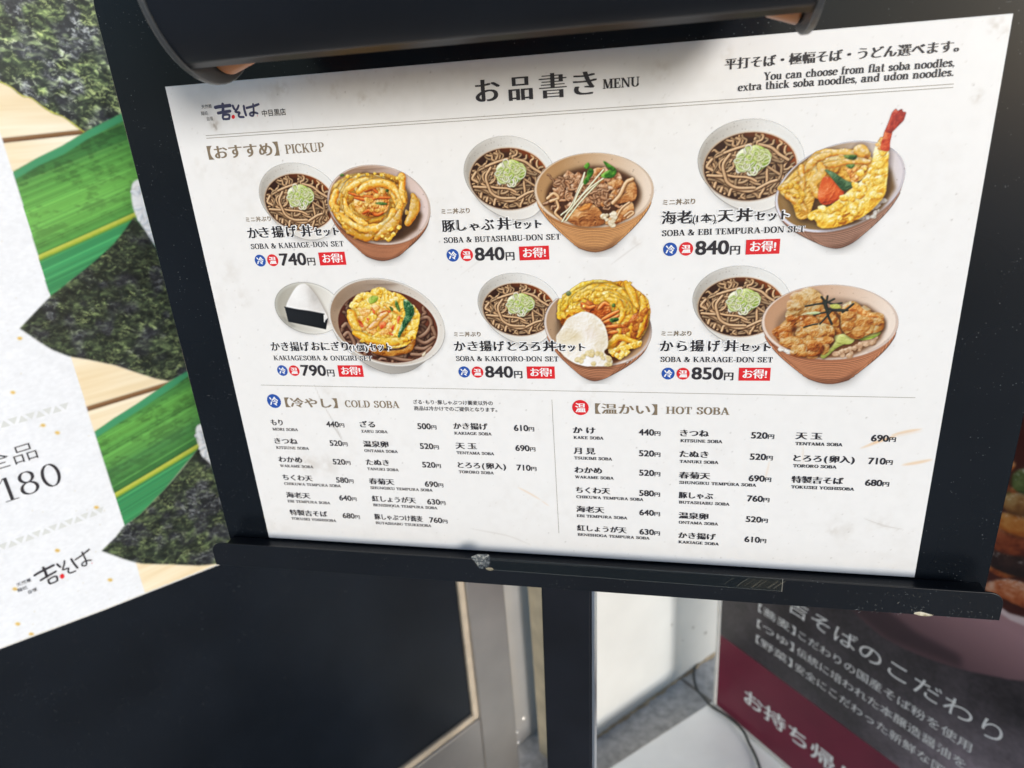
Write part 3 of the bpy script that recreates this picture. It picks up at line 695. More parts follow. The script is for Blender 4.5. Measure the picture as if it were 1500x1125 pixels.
seaweed(PA, [(147.6, 805), (168, 785), (181, 768), (204, 752), (240, 715), (270, 680), (290, 654), (304, 672), (360, 720), (360, 820), (318, 824), (290, 827), (250, 825), (205, 824), (180, 817)], 14, 1.2)
PA.lump([(291, 620), (286, 640), (293, 660), (300, 672), (330, 690), (340, 630)], [(190, 205, 215), (226, 234, 242), (246, 249, 252), (255, 255, 255)], cell=16, amp=0.5, octs=2, shadow=0.15, rag=0.02)
rice_grains(PA, [(290, 636), (298, 662), (322, 680), (330, 640)])
fl = PA.full_mask(wp)
for (u, v) in ((28, 495), (18, 574), (83, 805), (21, 861), (45, 927), (160, 848), (62, 622), (83, 633), (25, 912), (140, 742)):
    q = np.array([[u, v]]); PA.lump([(u - 4, v - 1), (u, v - 3), (u + 4, v), (u, v + 2)], [(205, 160, 60), (236, 196, 92)], cell=4, shadow=0, rag=0.2)
PA.dots(fl, 120, (196, 180, 140), (3, 6), 0.35)
poster_me = PA.mesh('poster', full=True)
poster = link('poster', poster_me, M_poster, sign, (0, 0, 0.0032))
# board the poster is mounted on (pale edge shows along its foot)
bm = bmesh.new()
vs = [(-0.9, 0.726 + 0.012), (-0.505, 0.726), (-0.421, 0.7185), (-0.306, 0.711), (-0.03, 0.705), (-0.03, 1.75), (-0.9, 1.75)]
a = [bm.verts.new((x, y, -0.0035)) for x, y in vs]; b = [bm.verts.new((x, y, 0.003)) for x, y in vs]
bm.faces.new(a[::-1]); bm.faces.new(b)
for i in range(len(a)): bm.faces.new([a[i], a[(i + 1) % 7], b[(i + 1) % 7], b[i]])
bm_obj('poster_board', bm, M_whiteedge, sign)
# cut the print at the slanting foot of its board
def foot_z(s): return np.interp(s, [-900, -505, -421, -306, -30], [738, 726, 718.5, 711, 705])
bm = bmesh.new(); bm.from_mesh(poster_me)
bmesh.ops.delete(bm, geom=[v for v in bm.verts if v.co.y * 1000 < foot_z(v.co.x * 1000) + 1.2], context='VERTS')
bm.to_mesh(poster_me); bm.free()
k = Ink().jp('全品', -468.5, -428.5, 893, 18.5, 'gothic', off=-0.008)
k.roman('180', -464, -415.5, 862, 22.5, LIGHT)
k.build('poster_lettering', M_grey_ink, poster, 0.0006)
k = Ink()
for s0, s1, z0, h_ in ((-600, -394, 929, 8.5), (-600, -393, 819.5, 8.5)):
    n_ = int((s1 - s0) / 6.6)
    for i in range(n_):
        c = s1 - 3.3 - i * 6.6; zz = z0 + (0 if z0 > 900 else 0)
        k.poly([(c - 3.6, zz), (c + 3.6, zz), (c, zz + h_ * 0.72)] if i % 2 else [(c - 3.6, zz + h_ * 0.72), (c, zz), (c + 3.6, zz + h_ * 0.72)])
    k.build('triangle_border', M_pale_ink, poster, 0.0005); k = Ink()

def logo(parent, fn, z, ink, w=1.0, tagline=True):
    """brush written shop mark: strokes in drawing units mapped by fn to millimetres"""
    k = Ink(); T = lambda P: [fn(*p) for p in P]
    u0, v0 = fn(400, 300); u1, v1 = fn(410, 300); sc = math.hypot(u1 - u0, v1 - v0) / 10 * w
    for pts, wd in (([(308, 228), (360, 218), (488, 204)], 34), ([(398, 188), (402, 240), (400, 290)], 32), ([(342, 297), (410, 284), (488, 272)], 30),
                    ([(402, 322), (400, 350), (408, 368)], 26), ([(402, 322), (440, 314), (476, 318), (480, 340), (474, 366)], 24), ([(406, 366), (440, 370), (476, 364)], 22),
                    ([(522, 208), (530, 228), (540, 246)], 26), ([(592, 204), (578, 240), (552, 278), (572, 286), (604, 290), (592, 318), (604, 342), (654, 344)], 22),
                    ([(655, 212), (664, 262), (682, 322)], 26), ([(690, 234), (760, 216), (826, 192)], 24), ([(768, 188), (774, 240), (776, 300), (764, 330), (734, 322), (732, 300), (760, 288), (800, 292), (822, 300)], 21),
                    ([(812, 190), (820, 204)], 12), ([(836, 180), (842, 194)], 12)):
        k.stroke(T(pts), wd * sc)
    if tagline:
        rng = np.random.default_rng(4)
    o = k.build('shop_mark', ink, parent, z)
    return o
def logo_dot(parent, fn, z):
    k = Ink(); 
    k.poly([fn(527 + 21 * math.cos(a), 342 + 25 * math.sin(a)) for a in np.linspace(6.28, 0, 20)[:-1]])
    k.build('red_dot', M_red_ink, parent, z); k = Ink()
    k.poly([fn(821 + 5 * math.cos(a), 330 + 6 * math.sin(a)) for a in np.linspace(6.28, 0, 10)[:-1]])
    k.build('red_dot', M_red_ink, parent, z)
fnL = lambda u, v: (-477 + (u - 135) * (62 / 705), 789 - (v - 180) * (62 / 705) * 1.18)
logo(poster, fnL, 0.0006, M_grey_ink, 0.8); logo_dot(poster, fnL, 0.0007)
k = Ink().jp('天然蕎', -477, -465.5, 779.5, 4.2, 'gothic').jp('麺処', -478, -470, 773.8, 4.2, 'gothic').jp('自慢', -471, -464, 768, 4.2, 'gothic')
k.build('tagline_text', M_grey_ink, poster, 0.0006)

# stainless column just behind the signboard
PC = Panel((PL.A[0] + PL.n[0] * 0.075, PL.A[1] + PL.n[1] * 0.075, 0), PL.d)
cs = PC.sz(783, 1000)[0] * 0.001 + 0.006
colm = panel_root('steel_column', PC, 'pale stainless steel column between the signboard frame and the black menu post', 'column')
bm = bmesh.new(); box(bm, (cs - 0.12, 0.0, -0.12), (cs, 2.3, 0.0)); bm_obj('column_shaft', bm, M_column, colm, 0.003, 2)
V, F = [], []
for (u, v, r_) in ((768, 1052, .006), (757, 1072, .005), (752, 1086, .006), (760, 1087, .005), (772, 1085, .004), (776, 1110, .004)):
    s_, z_ = PC.sz(u, v); b0 = len(V)
    for i in range(4):
        for a in np.linspace(0, 6.283, 11)[:-1]: V.append((s_ * .001 + r_ * (1 - i / 4) * math.cos(a), z_ * .001 + r_ * 0.7 * (1 - i / 4) * math.sin(a), 0.0002 + 0.0022 * math.sin(i / 3 * 1.57)))
    for i in range(3):
        for j in range(10): F.append((b0 + i * 10 + j, b0 + i * 10 + (j + 1) % 10, b0 + i * 10 + 10 + (j + 1) % 10, b0 + i * 10 + 10 + j))
    F.append([b0 + 30 + j for j in range(10)])
link('weld_bump', poly_mesh('weld_bump', V, F, True), M_column, colm)['kind'] = 'stuff'

# ------------------------------------------------------------------ right signboard on its white slab
PR = Panel((0.17487559, 0.68958138, 0.05), (0.68486078, -0.72867394, 0))
slab = panel_root('white_slab', PR, 'white flat slab on the paving under the maroon and black signboard', 'sign base')
bm = bmesh.new(); box(bm, (-0.018, 0.0, -0.012), (0.80, 0.0495, 0.36)); bm_obj('slab_block', bm, M_slab, slab, 0.004, 3)
fsign = panel_root('food_signboard', PR, 'black and maroon signboard with white lettering and a soba bowl photo, on the white slab', 'signboard')
bm = bmesh.new(); box(bm, (0.0, 0.05, -0.025), (0.78, 1.35, -0.003)); bm_obj('sign_core', bm, M_whiteedge, fsign)
bm = bmesh.new()
for lo, hi in (((-0.008, 0.05, -0.028), (-0.0005, 1.358, 0.002)), ((0.0, 0.05, -0.0028), (0.78, 0.060, 0.002)), ((0.7805, 0.05, -0.028), (0.788, 1.358, 0.002)), ((0.0, 1.3505, -0.028), (0.78, 1.358, 0.002))): box(bm, lo, hi)
bm_obj('white_edge', bm, M_whiteedge, fsign, 0.001, 1)
link('maroon_band', poly_mesh('maroon_band', [(0, 0.0605, 0), (0.78, 0.0605, 0), (0.78, 0.2298, 0), (0, 0.2298, 0)], [(0, 1, 2, 3)]), M_maroon, fsign)
FA = Art(0, 230, 640, 1000, 1.4, PR.sz, 6); FA.a[:] = 1
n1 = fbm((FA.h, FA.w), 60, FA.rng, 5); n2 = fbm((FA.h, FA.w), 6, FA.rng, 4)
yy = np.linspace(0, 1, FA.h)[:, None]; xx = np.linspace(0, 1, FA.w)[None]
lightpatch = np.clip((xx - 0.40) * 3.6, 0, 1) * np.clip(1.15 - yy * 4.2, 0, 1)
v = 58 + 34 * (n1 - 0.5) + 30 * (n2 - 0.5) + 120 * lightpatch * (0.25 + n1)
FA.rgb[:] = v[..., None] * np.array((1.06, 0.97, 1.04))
bowl_px = [(1085, 800), (1200, 850), (1254, 899), (1275, 918), (1300, 937), (1346, 959), (1408, 980), (1460, 991), (1500, 997), (1640, 1004), (1760, 960), (1800, 800), (1500, 700), (1250, 760)]
FA.poly(bowl_px, (176, 136, 142), soft=1, smooth=True, grad=((1440, 900), (1400, 990), (96, 70, 76)))
FA.poly([(1180, 842), (1254, 897), (1300, 935), (1408, 978), (1408, 960), (1340, 925), (1270, 870)], (40, 30, 36), 0.55, soft=6, solid=False)
FA.poly([(1380, 830), (1460, 894), (1480, 908), (1500, 916), (1560, 930), (1640, 930), (1640, 885), (1500, 884), (1470, 872), (1420, 800)], (222, 200, 202), soft=1)
broth = [(1300, 770), (1380, 815), (1440, 866), (1470, 892), (1486, 900), (1520, 905), (1620, 900), (1720, 850), (1780, 740), (1740, 640), (1620, 590), (1480, 600), (1360, 680)]
FA.poly(broth, (70, 26, 20), smooth=True, soft=1)
rg_ = np.random.default_rng(77)
for i in range(34):
    u, v = rg_.uniform(1400, 1700), rg_.uniform(650, 850); e = rg_.uniform(14, 34)
    rp_ = [[(70, 24, 8), (150, 66, 24), (200, 116, 56), (226, 170, 120)], [(60, 22, 10), (112, 48, 24), (160, 88, 52)], [(110, 66, 30), (170, 116, 60), (206, 170, 110)], [(34, 50, 20), (84, 104, 48), (140, 150, 90)]][rg_.choice(4, p=[0.5, 0.25, 0.15, 0.10])]
    FA.lump([(u + e * math.cos(t) * rg_.uniform(0.6, 1.4), v + 0.6 * e * math.sin(t) * rg_.uniform(0.6, 1.3)) for t in np.linspace(0, 6.28, 9)[:-1]], rp_, cell=5, amp=1.0, rag=0.35, shadow=0.5, gloss=0.7)
for pts, ramp in (([(1440, 860), (1475, 848), (1530, 862), (1600, 880), (1540, 900), (1486, 884)], [(90, 36, 16), (190, 92, 44), (226, 130, 80), (244, 190, 160)]),
                  ([(1430, 812), (1475, 806), (1560, 838), (1560, 850), (1480, 842)], [(24, 12, 14), (44, 26, 26), (70, 44, 40)]),
                  ([(1440, 775), (1480, 772), (1540, 790), (1580, 820), (1500, 815), (1460, 806)], [(80, 26, 10), (158, 70, 34), (200, 110, 66)]),
                  ([(1450, 755), (1490, 752), (1580, 768), (1560, 792), (1480, 782)], [(140, 62, 10), (206, 112, 34), (232, 160, 80)]),
                  ([(1470, 728), (1500, 722), (1560, 736), (1540, 756), (1480, 752)], [(110, 66, 30), (170, 116, 60), (206, 170, 110)]),
                  ([(1482, 700), (1500, 686), (1560, 690), (1560, 726), (1494, 722)], [(34, 50, 20), (84, 104, 48), (140, 150, 90)])):
    FA.lump(pts, [tuple(0.86 * np.array(q)) for q in ramp], cell=5, amp=1.0, rag=0.35, shadow=0.5, gloss=0.7)
    
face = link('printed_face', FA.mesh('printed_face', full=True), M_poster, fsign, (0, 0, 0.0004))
bm = bmesh.new(); box(bm, (0.0005, 1.0005, -0.0025), (0.7795, 1.349, 0.0002)); bm_obj('upper_face', bm, M_panel, fsign)
bm = bmesh.new(); box(bm, (0.6405, 0.2305, -0.0025), (0.7795, 1.0, 0.0002)); bm_obj('side_face', bm, M_panel, fsign)
Ink().jp('吉そばのこだわり', 134, 448, 375, 33, 'gothic', skew=0.04).build('title_lettering', M_white_ink, face, 0.0005)
k = Ink()
for t_, b_, z_, e_ in (('【蕎麦】', 'こだわりの国産そば粉を使用', 336, 420), ('【つゆ】', '伝統に培われた本醸造醤油を', 303, 418), ('【野菜】', '安全にこだわった新鮮な国産', 270, 416)):
    k.jp(t_, 79, 152, z_, 18.5, 'gothic'); k.jp(b_, 158, e_, z_, 18, 'gothic')
k.build('text_lines', M_white_ink, face, 0.0005)
Ink().jp('お持ち帰り', 64, 284, 122, 37, 'medium').build('takeaway_lettering', M_white_ink, fsign, 0.0006)

# cable on the paving and over the slab
def before_sign(u, v, off=0.006, dz=0.0):
    s_, z_ = PR.sz(u, v); P = PR.A + PR.d * s_ * .001 - PR.n * off; return (P[0], P[1], z_ * .001 + dz)
cp = [(0.30, 1.012, 0.006), (0.215, 0.925, 0.006), (0.19, 0.899, 0.006), (0.150, 0.862, 0.005), (0.137, 0.828, 0.005), (0.141, 0.787, 0.006), (0.147, 0.758, 0.016), (0.152, 0.722, 0.046),
      before_sign(1046, 1032, 0.010), before_sign(1064, 1043), before_sign(1082, 1057), before_sign(1096, 1070, 0.008), before_sign(1106, 1084, 0.016), (0.234, 0.598, 0.0535), (0.243, 0.555, 0.0535), (0.240, 0.48, 0.0535), (0.20, 0.42, 0.0535), (0.15, 0.385, 0.03), (0.1, 0.34, 0.005), (0.0, 0.25, 0.005)]
cu = bpy.data.curves.new('power_cable', 'CURVE'); cu.dimensions = '3D'; cu.bevel_depth = 0.0025; cu.bevel_resolution = 4; cu.resolution_u = 10
sp = cu.splines.new('NURBS'); sp.points.add(len(cp) - 1); sp.use_endpoint_u = True; sp.order_u = 4
for q, p in zip(sp.points, cp): q.co = (*p, 1)
co_ = bpy.data.objects.new('tmp', cu); C.objects.link(co_); bpy.context.view_layer.update()
me = bpy.data.meshes.new_from_object(co_.evaluated_get(bpy.context.evaluated_depsgraph_get())); bpy.data.objects.remove(co_); bpy.data.curves.remove(cu)
for p in me.polygons: p.use_smooth = True
me.materials.clear()
tag(link('power_cable', me, M_cable), 'thin dark cable lying over the white slab and along the wall foot', 'cable', kind='thing')

# ------------------------------------------------------------------ the menu stand
stand = tag(empty('menu_stand', (0, 0, 0)), 'black menu stand on a post, holding the printed soba menu on its ledge', 'menu stand')
BX0, BX1 = -0.243, 0.2489
bm_obj('backboard', prism(rrect(BX0, 0.8705, BX1, ZT + 0.061, 0.02, (0, 0, 1, 1)), 0.0, 0.012), M_board, stand, 0.0006, 1)
ledge = bm_obj('ledge', prism(rrect(BX0 - 0.001, 0.8702, BX1 + 0.0012, 0.8886, 0.0075, (0, 0, 1, 1)), -0.0185, -0.0172), M_ledge, stand, 0.0003, 2)
bm = bmesh.new(); box(bm, (BX0 - 0.001, -0.0170, 0.8702), (BX1 + 0.0012, 0.0125, 0.8718)); bm_obj('ledge_floor', bm, M_ledge, ledge)
bm = bmesh.new(); box(bm, (BX0 + 0.004, -0.0168, 0.8720), (BX1 - 0.004, -0.0004, 0.8817)); bm_obj('ledge_filler', bm, M_ledge, ledge)
rn = np.random.default_rng(9)
A = Art(-60, 878, -38, 896, 12, None, 9)
A.lump([(-56, 890.5), (-51, 893), (-43.5, 893.4), (-43.2, 888), (-44.5, 884), (-47, 883), (-49, 882), (-51.5, 882.6), (-53, 886)], [(30, 34, 40), (62, 68, 74), (104, 110, 114), (196, 196, 188)], cell=5, amp=1.8, rag=0.7, shadow=0.0, smooth=False)
A.lump([(-46.5, 882.8), (-43, 883.4), (-41.5, 882), (-43.5, 881), (-46, 881.6)], [(120, 112, 92), (196, 186, 160)], cell=5, rag=0.4, shadow=0)
A.a *= 0.8
link('sticker_residue', A.mesh('sticker_residue', full=False), M_print, ledge, (0, -0.01862, 0), (R(90), 0, 0))
A = Art(-46, 878, 136, 892, 8, None, 12)
A.poly([(-43, 890.6), (133.6, 889.0), (133.6, 880.2), (-43, 881.6)], (30, 38, 42), 0.45)
A.tube([(-43, 890.4), (40, 889.8), (133.4, 888.9)], 0.16, (96, 104, 108), shadow=0, alpha=0.5); A.tube([(-42, 881.7), (40, 881.1), (133.4, 880.3)], 0.18, (110, 114, 112), shadow=0, alpha=0.6)
A.tube([(133.5, 889.0), (133.6, 880.2)], 0.25, (150, 148, 140), shadow=0, alpha=0.8, n=6)
A.poly([(116, 889), (133.4, 888.9), (133.4, 880.4), (108, 881)], (80, 72, 58), 0.22, soft=5)
for i in range(24):
    x = 88 + 44 * rn.random() ** 0.6; z0 = 881.2 + rn.random() * 1.5; L = rn.uniform(3, 6.5)
    A.tube([(x, z0), (x + L * 0.45, z0 + L * 0.5), (x + L, min(z0 + L, 888.4))], rn.uniform(0.08, 0.22), (130, 124, 108), shadow=0, alpha=rn.uniform(0.08, 0.38))
A.dots(np.ones((A.h, A.w)), 90, (150, 152, 148), (0.8, 2.2), 0.5)
link('tape_strip', A.mesh('tape_strip'), M_print, ledge, (0, -0.01860, 0), (R(90), 0, 0))
A = Art(170, 868, 260, 892, 8, None, 15)
for i in range(60): 
    x, z0 = rn.uniform(172, 248), 869.5 + 16 * rn.random() ** 1.6
    L = rn.uniform(0.3, 1.6); a_ = rn.uniform(0, 6.28); A.tube([(x, z0), (x + L * math.cos(a_), z0 + L * math.sin(a_))], 0.09, (176, 180, 178), shadow=0, alpha=rn.uniform(0.2, 0.7), n=3)
A.lump([(206, 871), (209, 872.5), (213, 871.6), (216, 870.6), (211, 869.6)], [(150, 140, 110), (236, 228, 206)], cell=6, rag=0.7, shadow=0)
link('dust_fleck', A.mesh('dust_fleck'), M_print, ledge, (0, -0.01858, 0), (R(90), 0, 0))
bm = bmesh.new(); box(bm, (-0.0172, 0.0135, 0.0), (0.0176, 0.036, 1.06))
bm_obj('post', bm, M_post, stand, 0.0015, 2, (0, 0, 0), (0, R(1.35), 0)).location = (-0.0205, 0, 0)
bm = bmesh.new(); box(bm, (0.0180, 0.0145, 0.0), (0.0198, 0.0355, 0.86))
bm_obj('post_trim', bm, M_steel2, stand, 0, 0, (-0.0205, 0, 0), (0, R(1.35), 0))
bm = bmesh.new()
bmesh.ops.create_cone(bm, cap_ends=True, segments=48, radius1=0.19, radius2=0.185, depth=0.018, matrix=Matrix.Translation((-0.02, 0.02, 0.009))); bm_obj('base_plate', bm, M_post, stand, 0.002, 2)

# lamp over the board
LX0, LX1, LY, LZ, LR = -0.135, 0.114, -0.068, 1.218, 0.042
a0, a1 = math.atan2(-0.037, -0.020), math.atan2(-0.012, 0.040)
if a0 < 0: a0 += 2 * math.pi
angs = np.linspace(a0, a1, 40)                        # from the lower front edge over the top to the back
bm = bmesh.new(); rings = []
for r_ in (LR, LR - 0.0012):
    rings.append([[bm.verts.new((x, LY + r_ * math.cos(t), LZ + r_ * math.sin(t))) for t in angs] for x in (LX0 + 0.0015, LX1 - 0.0015)])
for a, b in rings:
    for i in range(39): bm.faces.new([a[i], a[i + 1], b[i + 1], b[i]])
for i in (0, 39): bm.faces.new([rings[0][0][i], rings[0][1][i], rings[1][1][i], rings[1][0][i]])
hood = bm_obj('lamp_hood', bm, M_hood, stand, smooth=True)
bm = bmesh.new(); ra = [[bm.verts.new((x, LY + (LR - 0.0016) * math.cos(t), LZ + (LR - 0.0016) * math.sin(t))) for t in angs[1:-1]] for x in (LX0 + 0.0022, LX1 - 0.0022)]
for i in range(37): bm.faces.new([ra[0][i], ra[0][i + 1], ra[1][i + 1], ra[1][i]])
bm_obj('bounce_lining', bm, mat('white_bounce_lining', (0.78, 0.78, 0.76), 0.35, 0.5, noise=(30, 0.04, 3)), hood, smooth=True)  # white lining added to bounce light onto the top of the sheet
for x, sgn in ((LX0, 1), (LX1, -1)):
    bm = bmesh.new()
    bmesh.ops.create_cone(bm, cap_ends=True, segments=56, radius1=LR + 0.001, radius2=LR + 0.001, depth=0.0026, matrix=Matrix.Translation((x, LY, LZ)) @ Matrix.Rotation(R(90), 4, 'Y'))
    bm_obj('lamp_end_cap', bm, M_cap, hood, 0.0006, 2)
    bm = bmesh.new()
    bmesh.ops.create_cone(bm, cap_ends=True, segments=32, radius1=0.019, radius2=0.015, depth=0.012, matrix=Matrix.Translation((x + sgn * 0.008, LY + 0.008, LZ - 0.020)) @ Matrix.Rotation(R(90 * sgn), 4, 'Y'))
    bm_obj('amber_reflection_stub', bm, M_amber, hood, 0.001, 2, smooth=False)  # amber stub added as the orange reflection inside the cap
bm = bmesh.new()
bmesh.ops.create_cone(bm, cap_ends=True, segments=32, radius1=0.0105, radius2=0.0105, depth=0.062, matrix=Matrix.Translation((-0.034, LY + 0.006, LZ - 0.018)) @ Matrix.Rotation(R(90), 4, 'Y'))
bm_obj('added_amber_bulb', bm, M_amber, hood, 0.003, 3)  # amber cylinder added so the board mirrors an orange patch
for x in (-0.07, 0.06):
    bm = bmesh.new(); box(bm, (x, LY + 0.005, LZ + 0.0425), (x + 0.018, 0.012, LZ + 0.0455)); bm_obj('lamp_arm', bm, M_hood, hood, 0.0006, 1)

# ------------------------------------------------------------------ the printed menu sheet
sheet_root = tag(empty('menu_sheet', (-0.21, -0.0008, ZT), (R(90), 0, 0)), 'white laminated soba menu sheet with dish photos and prices, on the black stand', 'menu')
sheet = sheet_root
bm = bmesh.new(); box(bm, (0, -0.297, -0.0006), (0.42, 0, -0.0001)); bm_obj('sheet_backing', bm, M_sheetback, sheet)
A = Art(0, -297, 420, 0, 3.0, None, 31); A.a[:] = 1
A.rgb[:] = (247, 246, 245)
d1 = fbm((A.h, A.w), 110, A.rng, 5); d2 = fbm((A.h, A.w), 14, A.rng, 4); d3 = fbm((A.h, A.w), 300, A.rng, 2)
xx = np.linspace(0, 1, A.w)[None]; yy = np.linspace(1, 0, A.h)[:, None]     # yy: 0 at the top edge
grime_shade = np.clip((d1 - 0.50) * 3, 0, 1) * np.clip((d2 - 0.42) * 3, 0, 1)
A.rgb -= grime_shade[..., None] * np.array((5, 6, 7.5)) * (0.5 + np.clip(0.6 - xx, 0, 1) + np.clip(0.25 - yy, 0, 1))[..., None]  # grime, weighted so the sheet's dimmer left and top are painted in too
A.rgb -= np.clip(d3 - 0.45, 0, 1)[..., None] * np.array((5, 5.5, 6.0))
A.rgb -= ((d2 - 0.5) * 5)[..., None]
def smudge(x, y, r, col, al, seed, asp=1.0):
    A.rng = np.random.default_rng(seed); P = np.array([[(x - A.x0) * A.ppm, (y - A.y0) * A.ppm]]); q = r * A.ppm; Wd = A.win(P, q * 1.6)
    X, Y = np.meshgrid(np.arange(Wd[1].start, Wd[1].stop) - P[0, 0], np.arange(Wd[0].start, Wd[0].stop) - P[0, 1])
    n = fbm(X.shape, max(q * 0.5, 3), A.rng, 4)
    A.comp(Wd, np.array(col, float), np.clip((1 - np.hypot(X, Y * asp) / q) * 1.2, 0, 1) * np.clip((n - 0.38) * 4, 0, 1) * al * 0.42, False)
for x, y, r_, al, sd in ((70, -6, 5, 0.5, 1), (62, -8, 9, 0.25, 2), (26, -22, 4, 0.8, 3), (24.5, -20, 6, 0.35, 4), (100, -9, 6, 0.3, 5), (116, -14, 5, 0.42, 6), (88, -3, 4, 0.35, 7), (128, -10, 5, 0.3, 8), (300, -6, 5, 0.3, 9), (270, -12, 6, 0.35, 10),
                        (12, -44, 9, 0.18, 11), (14, -104, 10, 0.2, 12), (20, -122, 8, 0.22, 13), (414, -4, 5, 0.5, 14), (411, -33, 4, 0.45, 15), (418, -8, 4, 0.4, 16), (42, -236, 11, 0.42, 17), (56, -236, 12, 0.3, 18), (66, -184, 6, 0.22, 19),
                        (230, -183, 10, 0.25, 20), (380, -265, 15, 0.22, 21), (398, -262, 9, 0.22, 22), (372, -268, 5, 0.3, 23), (258, -94, 5, 0.3, 24), (30, -276, 12, 0.14, 25), (238, -110, 20, 0.10, 26), (200, -205, 12, 0.1, 27)):
    smudge(x, y, r_, (128, 108, 84), al, sd)
for pts, r_, al in (([(381, -213), (390, -208.5), (398, -205)], 1.3, 0.50), ([(396, -204.6), (404, -202), (411, -200.4)], 1.5, 0.55), ([(386, -210), (400, -204)], 0.9, 0.5), ([(404, -222.6), (412, -220.6), (419, -218.4)], 1.5, 0.55), ([(184, -247), (192, -251.5), (199, -256)], 0.7, 0.5), ([(199, -256), (204, -260)], 0.5, 0.35), ([(352, -224), (351, -212)], 0.8, 0.18), ([(332, -236), (334, -222)], 0.8, 0.2)):
    for q in range(6):
        o = A.rng.normal(0, r_ * 0.28, 2)
        A.tube([(x + o[0], y + o[1]) for x, y in pts], r_ * 0.5, (236, 176, 112), edge=(236, 176, 112), hi=(240, 190, 130), shadow=0, alpha=al * 0.2, taper=0.9)
for pts, r_, al in (([(57, -178), (60, -190), (66, -205), (70, -216)], 0.28, 0.35), ([(62, -206), (66, -209), (69.5, -217)], 0.5, 0.4), ([(25, -21), (26.5, -24)], 0.8, 0.6), ([(150, -280), (175, -284), (190, -290)], 0.5, 0.16), ([(388, -258), (398, -262), (410, -264.5)], 0.35, 0.3), ([(73, -14), (74, -70)], 0.12, 0.12), ([(245, -106), (256, -98), (262, -94)], 0.35, 0.2), ([(160, -110), (175, -100), (186, -92)], 0.4, 0.12)):
    A.tube(pts, r_, (120, 106, 92), edge=(120, 106, 92), hi=(130, 116, 100), shadow=0, alpha=al * 0.7, taper=0.7)
A.dots(np.ones((A.h, A.w)), 900, (150, 138, 122), (1.0, 2.6), 0.32)
A.dots(np.ones((A.h, A.w)), 160, (84, 74, 66), (1.2, 2.8), 0.55)
link('sheet_front', A.mesh('sheet_front', full=True), M_sheet, sheet)

# ---- dish pictures: drawn in the units of six measuring crops, digitised on to the sheet
def crop(ox, oy, s): return lambda u, v: on_sheet(ox + u / s, oy + v / s)
F1, F2, F3 = crop(350, 220, 5), crop(640, 180, 4.545), crop(960, 140, 3.846)
F4, F5, F6 = crop(390, 390, 5.357), crop(660, 390, 4.839), crop(960, 380, 4.054)

def conj(l, r, t, b, n=72, k=1.0, a0=0, a1=360, dc=(0, 0)):
    """ellipse from its left, right, top and bottom points"""
    l, r, t, b = (np.array(q, float) for q in (l, r, t, b)); c = (l + r) / 2 * 0.5 + (t + b) / 2 * 0.5 + np.array(dc)
    th = np.radians(np.linspace(a0, a1, n)); return c + k * (np.cos(th)[:, None] * (r - l) / 2 + np.sin(th)[:, None] * (b - t) / 2)

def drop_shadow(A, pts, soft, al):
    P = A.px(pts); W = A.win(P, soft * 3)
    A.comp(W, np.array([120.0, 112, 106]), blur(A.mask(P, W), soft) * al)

def noodles(A, clip, c, rx, ry, n, r, seed, cols=((190, 150, 108), (58, 32, 18), (230, 198, 158)), ln=(7, 13)):
    rg = np.random.default_rng(seed)
    for i in range(n):
        a = rg.uniform(0, 6.28); q = math.sqrt(rg.random()) * 0.97; x, y = c[0] + rx * q * math.cos(a), c[1] + ry * q * math.sin(a)
        h = rg.uniform(0, 6.28) if rg.random() < 0.45 else a + 1.57 + rg.normal(0, 0.4)
        kx = rg.normal(0, 0.30); pts = []
        for s_ in range(rg.integers(*ln)):
            pts.append((x, y)); h += kx + rg.normal(0, 0.10); kx += rg.normal(0, 0.07); x += 26 * math.cos(h); y += 22 * math.sin(h)
            dx, dy = (x - c[0]) / rx, (y - c[1]) / ry
            if dx * dx + dy * dy > 1.0: h += 0.9 * (1 if (dx * math.sin(h) - dy * math.cos(h)) < 0 else -1)
        f = rg.uniform(0.72, 1.08)
        A.tube(pts, r * rg.uniform(0.8, 1.15), np.array(cols[0]) * f, edge=np.array(cols[1]) * f, hi=np.minimum(np.array(cols[2]) * f, 255), shadow=0.62, clip=clip, rough=0.05, n=7)

def scallions(A, c, r, n, seed, ring=5.0):
    rg = np.random.default_rng(seed)
    A.lump([(c[0] + r * math.cos(t) * rg.uniform(0.8, 0.95), c[1] + 0.88 * r * math.sin(t) * rg.uniform(0.8, 0.95)) for t in np.linspace(0, 6.28, 14)[:-1]], [(110, 140, 50), (176, 202, 92), (220, 232, 150), (244, 248, 214)], cell=16, shadow=0.6, rag=0.5)
    for i in range(n):
        a = rg.uniform(0, 6.28); q = r * math.sqrt(rg.random()) * 0.84; x, y = c[0] + q * math.cos(a), c[1] + 0.86 * q * math.sin(a)
        rr = rg.uniform(0.13, 0.36) * r; b0 = rg.uniform(0, 6.28); sp_ = rg.uniform(2.2, 6.0); asp = rg.uniform(0.55, 1)
        ro = rg.uniform(0, 3.14); pts = []
        for t in np.linspace(b0, b0 + sp_, 8):
            u, v = rr * math.cos(t), rr * asp * math.sin(t); pts.append((x + u * math.cos(ro) - v * math.sin(ro), y + u * math.sin(ro) + v * math.cos(ro)))
        col = [(212, 230, 140), (234, 242, 190), (248, 250, 236), (176, 210, 92), (240, 246, 214)][rg.integers(5)]
        A.tube(pts, ring * rg.uniform(0.6, 1.05), col, edge=np.array(col) * 0.72, hi=(252, 254, 240), shadow=0.30, n=6, alpha=0.85)

